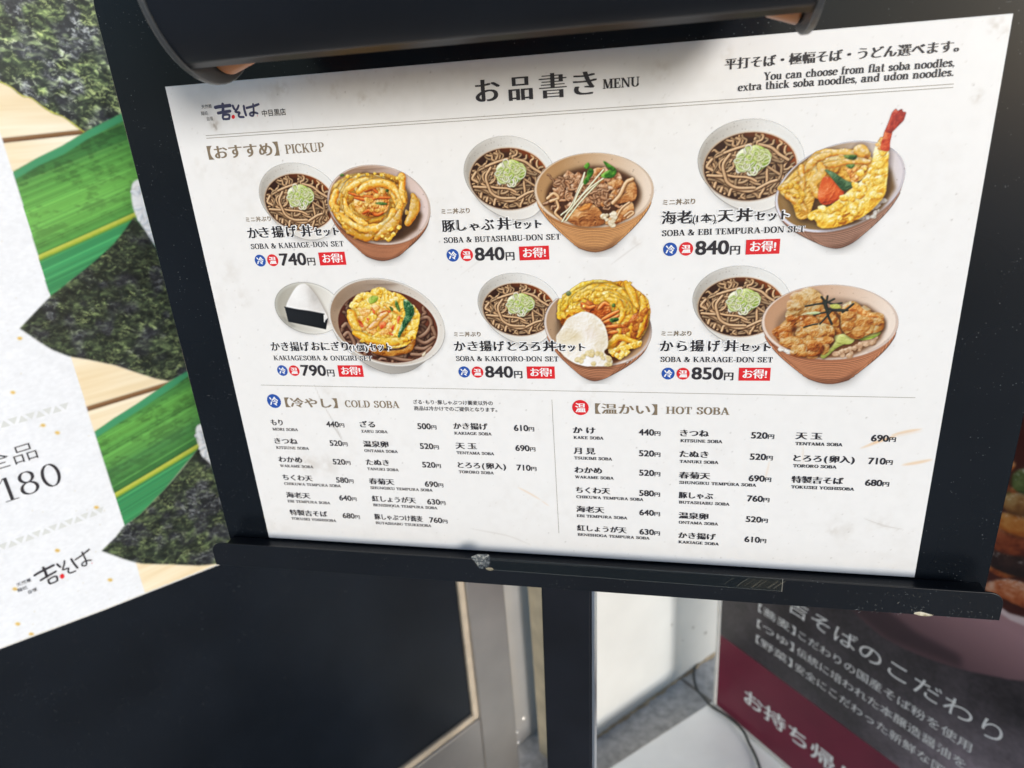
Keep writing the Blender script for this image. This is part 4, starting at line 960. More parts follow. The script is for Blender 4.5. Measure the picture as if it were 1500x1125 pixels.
# the soba bowl (the same picture serves five of the sets)
def soba_picture():
    A = Art(160, -86, 232, -30, 8, F2, 41)
    l, r, t, b = (190, 332), (790, 330), (455, 90), (500, 585)
    rim = conj(l, r, t, b)
    body = np.vstack([conj(l, r, t, b, 40, 1, 175, 5)[::1], [(760, 450), (700, 560), (640, 625), (560, 642), (470, 632), (380, 590), (300, 530), (230, 430)]])
    drop_shadow(A, [(260, 500), (420, 640), (560, 665), (700, 600), (760, 420), (700, 350), (300, 350)], 14, 0.32)
    A.poly(np.vstack([conj(l, r, t, b, 40, 1, 178, 362), cr([(786, 380), (760, 470), (715, 545), (655, 610), (600, 636), (540, 643), (480, 636), (390, 600), (300, 535), (225, 440)], 6)]), (218, 214, 208), soft=1, grad=((300, 560), (650, 600), (240, 237, 232)))
    A.poly(rim, (196, 192, 185), soft=1, grad=((200, 300), (640, 200), (240, 240, 238)))
    inner = conj(l, r, t, b, 72, 0.955, dc=(0, 3))
    A.poly(inner, (178, 172, 163), soft=2, grad=((205, 320), (560, 160), (236, 235, 232)))
    A.poly(conj(l, r, t, b, 60, 0.9, 120, 200), (168, 160, 150), 0.25, soft=8, solid=False)
    soup_e = [(222, 372), (742, 372), (478, 165), (490, 572)]
    A.poly(conj(*soup_e, k=1.025), (206, 150, 96), 0.55, soft=3, solid=False)
    A.poly(conj(*soup_e), (62, 34, 20), soft=1, grad=((430, 380), (690, 210), (150, 72, 24)))
    A.poly(conj(*soup_e, k=0.93, dc=(-10, 12)), (52, 28, 18), 0.75, soft=5, solid=False)
    cl = A.full_mask(conj(*soup_e, k=0.975))
    noodles(A, cl, (480, 395), 236, 176, 80, 7.6, 7)
    noodles(A, cl, (470, 400), 200, 150, 26, 8.4, 8, ln=(10, 18))
    for pts in ([(250, 425), (300, 428), (350, 430)], [(330, 290), (400, 262), (470, 240)], [(385, 540), (400, 505), (470, 520), (520, 515), (600, 470), (640, 455)], [(262, 330), (240, 372), (268, 392)], [(520, 240), (590, 260), (640, 300), (690, 330)], [(300, 470), (292, 520)], [(340, 500), (330, 540)], [(360, 300), (330, 360), (345, 420), (370, 470), (430, 500), (520, 500)]):
        A.tube(pts, 9.5, (198, 158, 116), edge=(66, 38, 22), hi=(238, 208, 170), clip=cl, shadow=0.65, rough=0.05)
    scallions(A, (492, 325), 108, 46, 17, 5.5)
    A.dots(A.full_mask(rim) * (1 - cl), 46, (110, 100, 90), (0.8, 1.8), 0.6)
    return A
soba_me = soba_picture().mesh('soba_bowl_picture', crisp=1.0)

def rice_bowl(A, l, r, t, b, fl, fr, wall, lit, outer, outer2, ridges=11, belly=0.2, lip=(224, 204, 192), shade=0.42):
    """pottery bowl seen from above: ridged outside, pale lip, washed inside"""
    l, r, t, b, fl, fr = (np.array(q, float) for q in (l, r, t, b, fl, fr))
    front = conj(l, r, t, b, 40, 1, 172, 8)
    bot = np.array([fl + (fr - fl) * q + np.array([0, (b[1] - t[1]) * 0.06 * math.sin(math.pi * q)]) for q in np.linspace(0, 1, 40)])
    def level(q):                                     # 0 = rim, 1 = foot
        w = np.array([q ** 1.35, q]); mid = front * (1 - w) + bot * w
        bulge = math.sin(math.pi * q) * belly * 0.35; c = mid.mean(0); return c + (mid - c) * (1 + bulge * 0.35)
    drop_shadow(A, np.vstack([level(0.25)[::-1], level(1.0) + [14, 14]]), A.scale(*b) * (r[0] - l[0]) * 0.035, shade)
    out = np.vstack([front[:1], [level(q)[0] for q in np.linspace(0.1, 1, 10)], bot, [level(q)[-1] for q in np.linspace(1, 0.1, 10)], front[::-1]])
    A.poly(out, outer, soft=1, grad=(tuple(l + [60, 60]), tuple(r + [-120, 60]), outer2))
    rg = np.random.default_rng(3)
    for i in range(ridges):
        q = 0.10 + 0.86 * (i + 0.5) / ridges
        L = level(q); A.tube(L, 0.0062 * (r[0] - l[0]), np.minimum(np.array(outer2) * rg.uniform(1.05, 1.2), 255), edge=np.array(outer) * 0.5, hi=np.minimum(np.array(outer2) * 1.28, 255), shadow=0.5, n=2, alpha=0.95, rough=0.1)
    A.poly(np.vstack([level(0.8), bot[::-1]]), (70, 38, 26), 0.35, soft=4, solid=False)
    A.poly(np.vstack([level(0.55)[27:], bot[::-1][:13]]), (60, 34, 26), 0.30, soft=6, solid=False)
    A.poly(conj(l, r, t, b), lip, soft=1)
    A.poly(conj(l, r, t, b, 40, 0.995, 300, 420), (120, 92, 84), 0.15, soft=2, solid=False)
    inn = conj(l, r, t, b, 72, 0.962, dc=(0, -0.006 * (r[0] - l[0])))
    A.poly(inn, wall, soft=1, grad=(tuple(l * 0.8 + r * 0.2), tuple(r * 0.9 + t * 0.1), lit))
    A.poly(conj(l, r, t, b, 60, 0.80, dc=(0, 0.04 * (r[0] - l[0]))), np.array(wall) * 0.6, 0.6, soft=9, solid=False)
    A.dots(A.full_mask(conj(l, r, t, b)), 40, (96, 70, 58), (0.8, 2.0), 0.6)
    return A.full_mask(inn)

GOLD = [(122, 66, 8), (188, 122, 22), (226, 170, 44), (242, 200, 84), (250, 224, 140)]
YELL = [(164, 92, 10), (224, 160, 32), (246, 202, 70), (253, 228, 126), (255, 246, 200)]
CRISP = [(104, 40, 4), (176, 86, 20), (222, 140, 54), (244, 190, 104), (254, 230, 172)]
CARROT = [(150, 44, 6), (206, 82, 18), (232, 118, 34), (244, 164, 84)]
GREEN = [(16, 40, 16), (40, 78, 30), (84, 120, 50), (150, 170, 96)]
def strand(A, pts, r, col=(252, 208, 98)):
    """a battered, fried strip: shiny along its back, browned and ragged at its edges"""
    c = np.array(col, float); rg = A.rng; r = r * 1.12
    P = cr(pts, 6) if len(pts) > 2 else cr(pts, 8); P = P + rg.normal(0, r * 0.07, P.shape)
    A.tube(P, r, c * (0.96, 0.84, 0.56), edge=c * (0.84, 0.60, 0.28), hi=c, shadow=0.30, rough=0.55, wob=0.34, taper=0.3, n=3)
    A.tube(P + np.array([-r * 0.10, -r * 0.15]), r * 0.80, c, edge=c * (0.98, 0.90, 0.68), hi=np.minimum(c * 1.03 + (6, 32, 96), 255), shadow=0, rough=0.5, wob=0.4, taper=0.5, n=3, alpha=0.85)
    for i in range(max(4, int(len(P) / 2))):             # flakes and bubbles of batter along the strip
        q = P[rg.integers(len(P))] + rg.normal(0, r * 0.62, 2); e = r * rg.uniform(0.22, 0.72)
        A.lump([(q[0] + e * math.cos(t) * rg.uniform(0.4, 1.6), q[1] + e * math.sin(t) * rg.uniform(0.4, 1.2)) for t in np.linspace(0, 6.28, 8)[:-1]], [c * (0.74, 0.52, 0.24), c * (0.93, 0.84, 0.56), c, np.minimum(c * 1.03 + (4, 26, 90), 255)], cell=5, rag=0.5, shadow=0.15, alpha=rg.uniform(0.5, 0.95))
def crumbs(A, pts, n, ramp, r, seed):
    rg = np.random.default_rng(seed); P = np.array(pts, float)
    for i in range(n):
        a, b = P[rg.integers(len(P))], P[rg.integers(len(P))]; q = a + (b - a) * rg.random(); s_ = r * rg.uniform(0.5, 1.3)
        A.lump([(q[0] + s_ * math.cos(t) * rg.uniform(0.7, 1.2), q[1] + s_ * math.sin(t) * rg.uniform(0.6, 1.1)) for t in np.linspace(0, 6.28, 8)[:-1]], ramp, cell=7, rag=0.35, shadow=0.22)
def arc_pts(c, rx, ry, a0, a1, n=9, jit=0, rg=None):
    return [(c[0] + rx * math.cos(R(a)) + (rg.normal(0, jit) if rg is not None else 0), c[1] + ry * math.sin(R(a)) + (rg.normal(0, jit) if rg is not None else 0)) for a in np.linspace(a0, a1, n)]

def pic1():
    A = Art(80, -104, 152, -40, 8, F1, 51)
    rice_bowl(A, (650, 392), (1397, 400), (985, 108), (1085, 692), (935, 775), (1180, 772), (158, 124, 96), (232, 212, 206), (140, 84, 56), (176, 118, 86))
    A.poly([(1100, 560), (1180, 470), (1290, 420), (1350, 470), (1310, 580), (1200, 650), (1090, 668)], (66, 40, 20), 0.85, soft=8)
    A.lump([(672, 330), (700, 250), (770, 200), (860, 165), (980, 170), (1060, 165), (1170, 200), (1215, 260), (1240, 360), (1200, 470), (1190, 560), (1120, 640), (1000, 660), (900, 640), (800, 600), (730, 520), (690, 440)], [(80, 36, 4), (134, 74, 12), (184, 122, 30), (220, 166, 60), (242, 206, 110)], cell=20, amp=0.9, rag=0.35)
    rg = np.random.default_rng(2)
    for i in range(7): strand(A, arc_pts((955, 400), 262 - i * 9, 205 - i * 5, 150 + i * 9, 320 + i * 6, 9, 6, rg), rg.uniform(15, 24))
    for i in range(8): strand(A, arc_pts((940, 410), 236 - i * 22, 200 - i * 20, 20 + rg.uniform(-20, 40), 190 + rg.uniform(-30, 50), 8, 7, rg), rg.uniform(14, 24), (228, 178, 62))
    A.lump([(860, 330), (940, 290), (1040, 270), (1100, 340), (1090, 440), (1000, 480), (900, 470), (850, 400)], CRISP, cell=14, amp=1.2, rag=0.5)
    for pts in ([(810, 312), (900, 335), (1000, 345), (1110, 345)], [(850, 345), (930, 360), (1010, 352)], [(930, 300), (980, 280), (1020, 310)], [(960, 430), (1010, 470), (1060, 455)], [(910, 460), (950, 440), (990, 452)]):
        A.tube(pts, 13, (222, 104, 30), edge=(146, 46, 6), hi=(246, 170, 92), shadow=0.4, rough=0.15, taper=0.5)
    crumbs(A, [(870, 290), (1060, 290), (1080, 440), (900, 440), (960, 380)], 32, [(150, 78, 14), (214, 140, 40), (242, 196, 100), (250, 226, 160)], 17, 4)
    for pts in ([(1000, 385), (1050, 378), (1095, 392), (1050, 400)], [(1075, 290), (1100, 285), (1095, 305)], [(742, 182), (762, 170), (776, 184), (756, 190)]): A.lump(pts, GREEN, cell=6, amp=1.2)
    strand(A, [(880, 300), (960, 250), (1060, 240), (1150, 290), (1190, 380), (1150, 460)], 22); strand(A, [(1170, 205), (1200, 190), (1195, 300), (1215, 370)], 18)
    strand(A, [(690, 360), (720, 450), (790, 520), (880, 560), (990, 575), (1080, 545), (1140, 450)], 26); strand(A, [(780, 360), (800, 440), (860, 500), (930, 540)], 22)
    strand(A, [(1010, 640), (1080, 580), (1150, 520), (1185, 450)], 25, (230, 184, 82)); strand(A, [(1240, 530), (1275, 470), (1295, 400), (1280, 330)], 27, (226, 182, 84)); strand(A, [(720, 300), (690, 380), (720, 430)], 24)
    strand(A, [(780, 555), (850, 610), (930, 640), (990, 620)], 22, (214, 160, 50)); crumbs(A, [(1020, 600), (1100, 660), (1180, 560)], 18, YELL, 14, 7)
    crumbs(A, [(690, 420), (740, 500), (800, 580)], 16, GOLD, 13, 8); crumbs(A, [(800, 190), (1000, 170), (1200, 210)], 20, YELL, 12, 9)
    A.dots(A.full_mask([(700, 300), (900, 180), (1180, 210), (1200, 480), (1000, 640), (760, 540)]), 110, (120, 66, 12), (0.9, 2.2), 0.45)
    return A
def pic2():
    A = Art(198, -102, 274, -42, 8, F2, 52)
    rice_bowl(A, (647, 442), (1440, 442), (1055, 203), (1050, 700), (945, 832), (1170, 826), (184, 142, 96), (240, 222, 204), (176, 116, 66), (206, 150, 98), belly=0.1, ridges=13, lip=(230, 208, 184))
    A.poly(conj((720, 480), (1345, 470), (1060, 300), (1040, 680)), (70, 36, 18), 0.9, soft=8)
    rg = np.random.default_rng(12)
    MEAT = [(56, 26, 12), (126, 76, 46), (178, 124, 84), (212, 166, 126), (240, 210, 180)]; SLICE = [(84, 38, 14), (148, 84, 40), (188, 122, 66), (216, 160, 100), (238, 198, 150)]
    for pts, rp in (([(860, 610), (950, 560), (1040, 540), (1100, 600), (1110, 670), (1000, 690), (900, 670)], SLICE), ([(1120, 660), (1200, 580), (1290, 520), (1310, 590), (1240, 650), (1170, 680)], SLICE), ([(1170, 540), (1230, 420), (1280, 365), (1330, 420), (1320, 510), (1240, 530)], SLICE), ([(930, 520), (980, 480), (1040, 520), (1010, 570), (950, 580)], [(110, 46, 12), (178, 96, 34), (216, 140, 64), (238, 182, 108)])):
        A.lump(pts, rp, cell=16, amp=0.8, rag=0.3, stretch=(1.6, 0.8))
    for i in range(46):
        a = rg.uniform(0, 6.28); q = math.sqrt(rg.random()); x, y = 900 + 150 * q * math.cos(a), 450 + 105 * q * math.sin(a)
        s_ = rg.uniform(18, 36); A.lump([(x + s_ * math.cos(t) * rg.uniform(0.6, 1.2), y + s_ * math.sin(t) * rg.uniform(0.5, 1)) for t in np.linspace(0, 6.28, 9)[:-1]], MEAT, cell=7, amp=1.1, rag=0.4, shadow=0.5)
    for i in range(42):
        a = rg.uniform(0, 6.28); q = math.sqrt(rg.random()); x, y = 1110 + 130 * q * math.cos(a), 430 + 120 * q * math.sin(a)
        s_ = rg.uniform(20, 42); A.lump([(x + s_ * math.cos(t) * rg.uniform(0.6, 1.2), y + s_ * math.sin(t) * rg.uniform(0.5, 1)) for t in np.linspace(0, 6.28, 9)[:-1]], MEAT if rg.random() < 0.6 else SLICE, cell=8, amp=1.1, rag=0.4, shadow=0.5)
    for i in range(44):
        x, y = rg.uniform(760, 1190), rg.uniform(360, 560); h = rg.uniform(0, 6.28); pts = [(x, y)]
        for s_ in range(4): h += rg.normal(0, 0.9); x += 17 * math.cos(h); y += 15 * math.sin(h); pts.append((x, y))
        f = rg.uniform(0.8, 1.15); A.tube(pts, rg.uniform(6, 11), np.array((172, 122, 84)) * f, edge=(80, 42, 22), hi=(222, 184, 150), shadow=0.45, rough=0.15)
    for pts, rr in (([(740, 500), (780, 470), (810, 500), (760, 520)], 11), ([(800, 520), (810, 560), (790, 600), (830, 640)], 9), ([(1190, 640), (1230, 570), (1280, 530)], 8), ([(1250, 620), (1290, 590), (1310, 600), (1270, 630)], 7), ([(1175, 530), (1220, 480), (1260, 400), (1300, 375)], 14)):
        A.tube(pts, rr, (220, 176, 126), edge=(130, 76, 36), hi=(246, 220, 186), shadow=0.5, rough=0.1)
    crumbs(A, [(1110, 620), (1180, 600), (1170, 680)], 16, [(170, 140, 100), (222, 204, 170), (248, 240, 222)], 18, 3)
    for a, b, c in (((835, 655), (900, 560), (1110, 310)), ((860, 650), (960, 520), (1130, 340)), ((828, 612), (900, 540), (985, 330)), ((915, 520), (960, 420), (985, 330)), ((900, 575), (940, 470), (1000, 360)), ((870, 600), (1000, 450), (1150, 340))):
        A.tube([a, b, c], 5.2, (236, 232, 196), edge=(176, 170, 110), hi=(252, 252, 240), shadow=0.5)
    for pts in ([(1000, 330), (1020, 300), (1044, 318), (1030, 356), (1004, 372)], [(980, 290), (1004, 262), (1018, 280), (1000, 306)], [(1090, 350), (1130, 320), (1185, 300), (1196, 330), (1170, 362), (1120, 366)], [(1108, 252), (1140, 268), (1186, 300), (1170, 318), (1130, 290)], [(976, 390), (1004, 350), (1014, 380), (990, 410)]):
        A.lump(pts, [(14, 44, 12), (44, 100, 26), (88, 152, 46), (150, 200, 90)], cell=9, amp=0.6, rag=0.15)
    return A
def pic3():
    A = Art(322, -104, 392, -32, 8, F3, 53)
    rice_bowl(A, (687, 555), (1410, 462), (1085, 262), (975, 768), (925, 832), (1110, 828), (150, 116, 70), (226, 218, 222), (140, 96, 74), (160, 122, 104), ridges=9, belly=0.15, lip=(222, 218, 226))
    A.poly([(760, 520), (900, 420), (1160, 330), (1320, 420), (1350, 520), (1270, 640), (1130, 720), (960, 745), (820, 690)], (96, 62, 22), 0.9, soft=8)
    crumbs(A, [(1150, 690), (1250, 600), (1290, 590), (1230, 680)], 46, [(176, 168, 150), (222, 216, 204), (246, 244, 238)], 12, 2)
    A.lump([(690, 510), (740, 470), (790, 420), (870, 350), (960, 310), (1100, 300), (1200, 330), (1210, 420), (1120, 490), (1000, 480), (920, 520), (860, 680), (800, 690), (770, 610), (700, 545)], [(128, 70, 8), (196, 130, 30), (226, 172, 64), (240, 200, 104), (250, 226, 160)], cell=16, amp=1.0, rag=0.4)
    for pts, r_ in (([(860, 370), (930, 330), (1020, 318), (1120, 325), (1190, 330)], 20), ([(840, 420), (900, 360), (980, 330)], 18), ([(950, 395), (1040, 380), (1130, 365), (1200, 372)], 19), ([(820, 400), (826, 480), (820, 545)], 18), ([(925, 390), (935, 440), (890, 500), (915, 560)], 22), ([(700, 520), (760, 500), (800, 470)], 15), ([(740, 560), (800, 600), (850, 650)], 16), ([(1130, 300), (1180, 320)], 24)):
        strand(A, pts, r_, (236, 196, 104))
    crumbs(A, [(720, 530), (800, 640), (830, 560), (780, 490)], 30, GOLD, 16, 4); crumbs(A, [(1090, 420), (1180, 400), (1120, 470)], 18, CRISP, 18, 5)
    A.lump([(920, 520), (950, 455), (1010, 480), (1060, 540), (1030, 590), (950, 615), (915, 580)], [(130, 34, 6), (196, 66, 18), (222, 96, 36), (240, 140, 84)], cell=20, amp=0.7, rag=0.2)
    A.lump([(950, 415), (1000, 430), (1060, 470), (1115, 500), (1060, 535), (1020, 500), (985, 455)], [(10, 32, 18), (28, 62, 36), (56, 96, 56), (110, 140, 96)], cell=14, amp=0.6, rag=0.2)
    A.lump([(1060, 335), (1130, 335), (1120, 360), (1080, 355)], GREEN, cell=8, rag=0.4); A.lump([(1070, 390), (1120, 385), (1100, 410)], GREEN, cell=8, rag=0.4)
    A.lump([(850, 675), (900, 640), (960, 630), (1010, 600), (1080, 540), (1130, 500), (1190, 440), (1220, 360), (1230, 300), (1270, 240), (1310, 290), (1310, 400), (1300, 490), (1290, 560), (1220, 640), (1150, 690), (1080, 720), (990, 745), (915, 740), (900, 700)], YELL, cell=20, amp=0.95, rag=0.35)
    crumbs(A, [(880, 680), (1000, 640), (1130, 560), (1250, 430), (1280, 320), (1260, 560), (1100, 690)], 70, YELL, 20, 6); crumbs(A, [(1230, 300), (1270, 240), (1290, 290)], 14, CRISP, 12, 7)
    A.dots(A.full_mask([(900, 680), (1100, 550), (1260, 320), (1300, 420), (1240, 600), (1000, 730)]), 60, (190, 120, 30), (1, 2.6), 0.4)
    A.lump([(1265, 300), (1280, 230), (1296, 190), (1330, 200), (1320, 260), (1312, 310)], [(120, 24, 8), (180, 44, 18), (216, 84, 44), (236, 140, 90)], cell=9, amp=0.6, rag=0.15, shadow=0.2)
    A.lump([(1290, 200), (1310, 150), (1330, 95), (1352, 70), (1362, 88), (1386, 72), (1392, 92), (1412, 92), (1396, 140), (1356, 180), (1324, 214)], [(86, 14, 12), (146, 28, 22), (190, 56, 40), (214, 104, 80)], cell=8, amp=0.8, rag=0.15, smooth=False, shadow=0.1, stretch=(0.6, 1.6))
    return A
def pic4():
    A = Art(36, -176, 154, -104, 8, F4, 54)
    # plate and rice ball
    drop_shadow(A, conj((75, 320), (560, 300), (300, 150), (380, 555)), 8, 0.25)
    A.poly(conj((75, 300), (600, 330), (310, 135), (365, 540)), (186, 184, 174), soft=1, grad=((100, 250), (520, 330), (240, 238, 232)))
    A.poly(conj((95, 300), (585, 330), (312, 150), (362, 522)), (176, 172, 160), soft=4, grad=((120, 240), (500, 360), (238, 235, 228)))
    A.poly([(100, 380), (160, 400), (240, 470), (200, 480), (140, 440)], (120, 118, 112), 0.35, soft=5, solid=False)
    A.lump([(160, 320), (185, 250), (240, 160), (290, 134), (330, 146), (400, 230), (455, 330), (488, 400), (470, 440), (300, 420), (180, 400)], [(176, 172, 168), (216, 212, 208), (240, 238, 236), (254, 253, 252)], cell=34, amp=0.25, octs=2, dome=0.7, rag=0.03, shadow=0.35, rk=0.0)
    A.poly([(150, 316), (250, 336), (340, 352), (458, 372), (462, 430), (490, 402), (474, 492), (180, 432)], (34, 36, 40), soft=1, grad=((160, 340), (480, 470), (24, 26, 28)))
    A.tube([(150, 317), (250, 337), (345, 350), (458, 372)], 4, (60, 62, 66), shadow=0.1, rough=0.3); A.poly([(455, 375), (462, 378), (466, 440), (458, 434)], (236, 234, 230))
    # soba bowl with the fritter
    l, r, t, b = (508, 400), (1415, 470), (880, 92), (990, 780)
    front = conj(l, r, t, b, 40, 1, 170, 5)
    drop_shadow(A, np.vstack([front, [(1200, 800), (1000, 850), (800, 800)]]), 12, 0.4)
    A.poly(np.vstack([front, cr([(1400, 530), (1350, 640), (1260, 735), (1160, 805), (1085, 832), (1010, 838), (930, 828), (820, 780), (700, 705), (580, 600)], 6)]), (206, 200, 192), soft=1, grad=((600, 700), (1300, 720), (150, 146, 140)))
    A.poly(conj(l, r, t, b), (226, 222, 216), soft=1)
    A.poly(conj(l, r, t, b, 72, 0.965), (166, 140, 116), soft=1, grad=((560, 330), (1330, 380), (228, 222, 214)))
    A.poly(conj(l, r, t, b, 60, 0.93, 190, 290), (120, 96, 76), 0.35, soft=12, solid=False)
    se = [(572, 440), (1350, 490), (930, 185), (985, 755)]
    A.poly(conj(*se), (84, 38, 26), soft=1, grad=((640, 420), (1320, 480), (112, 58, 38)))
    cl = A.full_mask(conj(*se, k=0.985))
    cols = ((126, 88, 68), (56, 28, 20), (182, 146, 122))
    noodles(A, cl, (1180, 600), 190, 170, 42, 15, 21, cols); noodles(A, cl, (700, 540), 110, 170, 26, 15, 22, cols); noodles(A, cl, (1000, 690), 260, 60, 24, 15, 23, cols)
    for pts in ([(1200, 420), (1270, 400), (1300, 450), (1260, 520), (1200, 560)], [(1180, 640), (1260, 640), (1330, 560), (1310, 480)], [(610, 470), (640, 450), (680, 500)], [(610, 550), (650, 520), (690, 580), (700, 620)], [(870, 680), (960, 700), (1060, 730), (1150, 740)], [(1170, 560), (1250, 600), (1320, 560)], [(1150, 690), (1230, 690), (1300, 640)]):
        A.tube(pts, 16, (134, 96, 74), edge=(58, 30, 22), hi=(190, 156, 132), clip=cl, shadow=0.6)
    A.lump([(655, 420), (670, 320), (700, 240), (760, 200), (830, 210), (860, 165), (920, 165), (980, 200), (1060, 215), (1110, 260), (1180, 330), (1215, 370), (1195, 480), (1170, 560), (1100, 620), (1000, 640), (880, 630), (770, 590), (690, 520)], YELL, cell=24, amp=1.2, rag=0.4)
    A.lump([(800, 640), (950, 660), (1090, 640), (1165, 560), (1175, 600), (1130, 670), (1000, 700), (880, 690)], [(110, 50, 10), (170, 100, 26), (206, 146, 60)], cell=18, rag=0.3)
    crumbs(A, [(690, 300), (760, 220), (900, 190), (1050, 230), (1190, 380), (1150, 540), (950, 610), (720, 520), (840, 400), (960, 450)], 120, YELL, 30, 5)
    crumbs(A, [(740, 340), (880, 320), (960, 380), (900, 520), (760, 480), (980, 500)], 46, [(160, 70, 16), (222, 140, 50), (244, 194, 108), (252, 228, 170)], 24, 6)
    for pts in ([(830, 330), (860, 350), (850, 372)], [(900, 360), (940, 345), (985, 345), (960, 365)], [(890, 440), (930, 430), (945, 455), (905, 490)], [(1030, 400), (1055, 385), (1050, 420), (1035, 450)], [(720, 420), (745, 470), (770, 470), (750, 430)], [(960, 510), (1000, 530), (990, 540)], [(790, 400), (815, 410), (800, 425)], [(985, 480), (1010, 455), (1000, 500)]):
        A.lump(pts, [(140, 26, 6), (206, 60, 22), (232, 104, 50), (246, 160, 100)], cell=8, amp=0.8, rag=0.4, shadow=0.25)
    strand(A, [(820, 480), (870, 440), (910, 390), (950, 365)], 18, (240, 190, 110)); strand(A, [(670, 360), (690, 440), (740, 510)], 28, (244, 208, 92)); strand(A, [(700, 520), (820, 570), (960, 590), (1100, 570)], 26, (240, 200, 66)); strand(A, [(940, 300), (1000, 330), (1050, 360)], 18)
    A.lump([(1090, 250), (1150, 300), (1165, 360), (1130, 430), (1080, 500), (1045, 560), (1040, 520), (1070, 440), (1095, 370), (1080, 300)], [(10, 38, 20), (24, 72, 40), (70, 124, 78), (190, 210, 160)], cell=10, amp=1.3, rag=0.6)
    A.lump([(1020, 265), (1040, 290), (1055, 350), (1035, 340), (1015, 300)], GREEN, cell=8, amp=1.2, rag=0.5); A.lump([(810, 250), (840, 230), (880, 235), (870, 270), (830, 290), (812, 280)], [(90, 120, 30), (150, 180, 60), (206, 216, 110)], cell=9, amp=1.2, rag=0.4); A.lump([(970, 310), (1000, 330), (990, 350)], GREEN, cell=6, rag=0.5)
    A.lump([(1225, 690), (1255, 665), (1250, 690), (1235, 705)], [(200, 180, 140), (236, 224, 200)], cell=6)
    A.dots(A.full_mask(conj(l, r, t, b)) * (1 - cl), 40, (90, 78, 70), (0.8, 2), 0.6)
    return A
def pic5():
    A = Art(200, -176, 272, -104, 8, F5, 55)
    rice_bowl(A, (660, 400), (1420, 440), (1040, 150), (1065, 706), (930, 776), (1115, 778), (180, 148, 116), (210, 170, 130), (158, 96, 66), (180, 124, 92), ridges=8, belly=0.15, lip=(226, 212, 204))
    A.poly([(760, 330), (900, 220), (1300, 250), (1400, 400), (1330, 560), (1180, 680), (980, 690), (820, 600)], (84, 40, 14), 0.95, soft=8)
    A.lump([(775, 340), (790, 270), (850, 190), (930, 130), (1040, 95), (1150, 110), (1230, 100), (1300, 150), (1390, 220), (1415, 300), (1410, 380), (1370, 480), (1300, 560), (1180, 640), (1100, 560), (1060, 420), (900, 330), (800, 420)], [(120, 54, 6), (196, 112, 20), (232, 168, 36), (246, 204, 80), (252, 228, 140)], cell=22, amp=1.1, rag=0.35)
    A.lump([(920, 270), (1010, 230), (1130, 280), (1140, 400), (1220, 430), (1330, 300), (1390, 320), (1390, 420), (1300, 520), (1130, 560), (1080, 420), (940, 300)], [(96, 30, 6), (158, 62, 16), (206, 104, 36), (232, 150, 76)], cell=14, amp=1.3, rag=0.5)
    rg = np.random.default_rng(8)
    for i in range(6): strand(A, arc_pts((1060, 330), 280 - i * 16, 220 - i * 14, 172 + i * 8, 285 + i * 8, 9, 5, rg), rg.uniform(17, 25), (240, 200, 52))
    for i in range(5): strand(A, arc_pts((1090, 330), 240 - i * 26, 190 - i * 22, 210 + i * 8, 350 + i * 2, 9, 5, rg), rg.uniform(17, 25), (240, 196, 58))
    for pts in ([(1360, 220), (1370, 320), (1350, 420), (1330, 490)], [(1200, 440), (1170, 520), (1130, 590)], [(1280, 430), (1240, 530), (1160, 620)], [(1200, 250), (1220, 330), (1190, 400)], [(1240, 110), (1290, 200), (1320, 280)], [(1120, 560), (1200, 500), (1330, 545)]): strand(A, pts, 22, (240, 194, 60))
    for pts in ([(1070, 380), (1130, 345), (1190, 315)], [(1080, 400), (1150, 370), (1190, 345)], [(1050, 300), (1090, 260), (1120, 270)], [(930, 260), (980, 290), (1020, 280)], [(1090, 430), (1180, 420), (1250, 420)], [(1120, 470), (1180, 460)]):
        A.tube(pts, 14, (230, 124, 44), edge=(156, 56, 10), hi=(248, 190, 120), shadow=0.45, rough=0.15, taper=0.4)
    A.lump([(1130, 370), (1180, 360), (1190, 380), (1140, 395)], GREEN, cell=8, rag=0.4); A.lump([(1145, 265), (1165, 262), (1165, 285), (1148, 285)], GREEN, cell=6, rag=0.4); A.lump([(820, 185), (840, 172), (856, 186), (846, 204), (826, 204)], [(30, 44, 20), (80, 96, 50), (150, 160, 110)], cell=6, rag=0.2)
    crumbs(A, [(1140, 600), (1250, 570), (1340, 540), (1200, 640)], 40, YELL, 18, 6); crumbs(A, [(1200, 420), (1330, 380), (1390, 300), (1300, 480)], 30, [(110, 40, 8), (180, 90, 20), (232, 160, 60)], 20, 7); crumbs(A, [(800, 350), (900, 230), (1040, 160), (1200, 160)], 26, YELL, 15, 3)
    A.lump([(748, 500), (775, 455), (826, 372), (880, 340), (940, 318), (1000, 330), (1060, 370), (1100, 430), (1116, 500), (1112, 580), (1080, 600), (1150, 660), (1130, 700), (1040, 706), (930, 700), (840, 660), (770, 590)], [(206, 190, 150), (230, 218, 192), (246, 240, 230), (255, 252, 250)], cell=30, amp=0.7, octs=3, dome=0.22, rag=0.25, shadow=0.45, lightk=1.15, rk=0.22)
    crumbs(A, [(1000, 600), (1120, 640), (1130, 690), (1000, 690), (900, 660)], 40, [(196, 172, 110), (226, 206, 150), (244, 232, 196)], 17, 11)
    A.a *= A.full_mask([(560, 300), (700, 225), (790, 225), (800, 160), (850, 160), (930, 108), (1040, 86), (1160, 92), (1250, 86), (1330, 140), (1425, 215), (1500, 400), (1450, 900), (500, 900)])
    A.poly([(780, 470), (900, 460), (960, 520), (900, 600), (800, 560)], (226, 206, 156), 0.30, soft=14, solid=False); A.poly([(950, 420), (1040, 460), (1040, 520), (960, 500)], (232, 214, 206), 0.3, soft=12, solid=False)
    return A
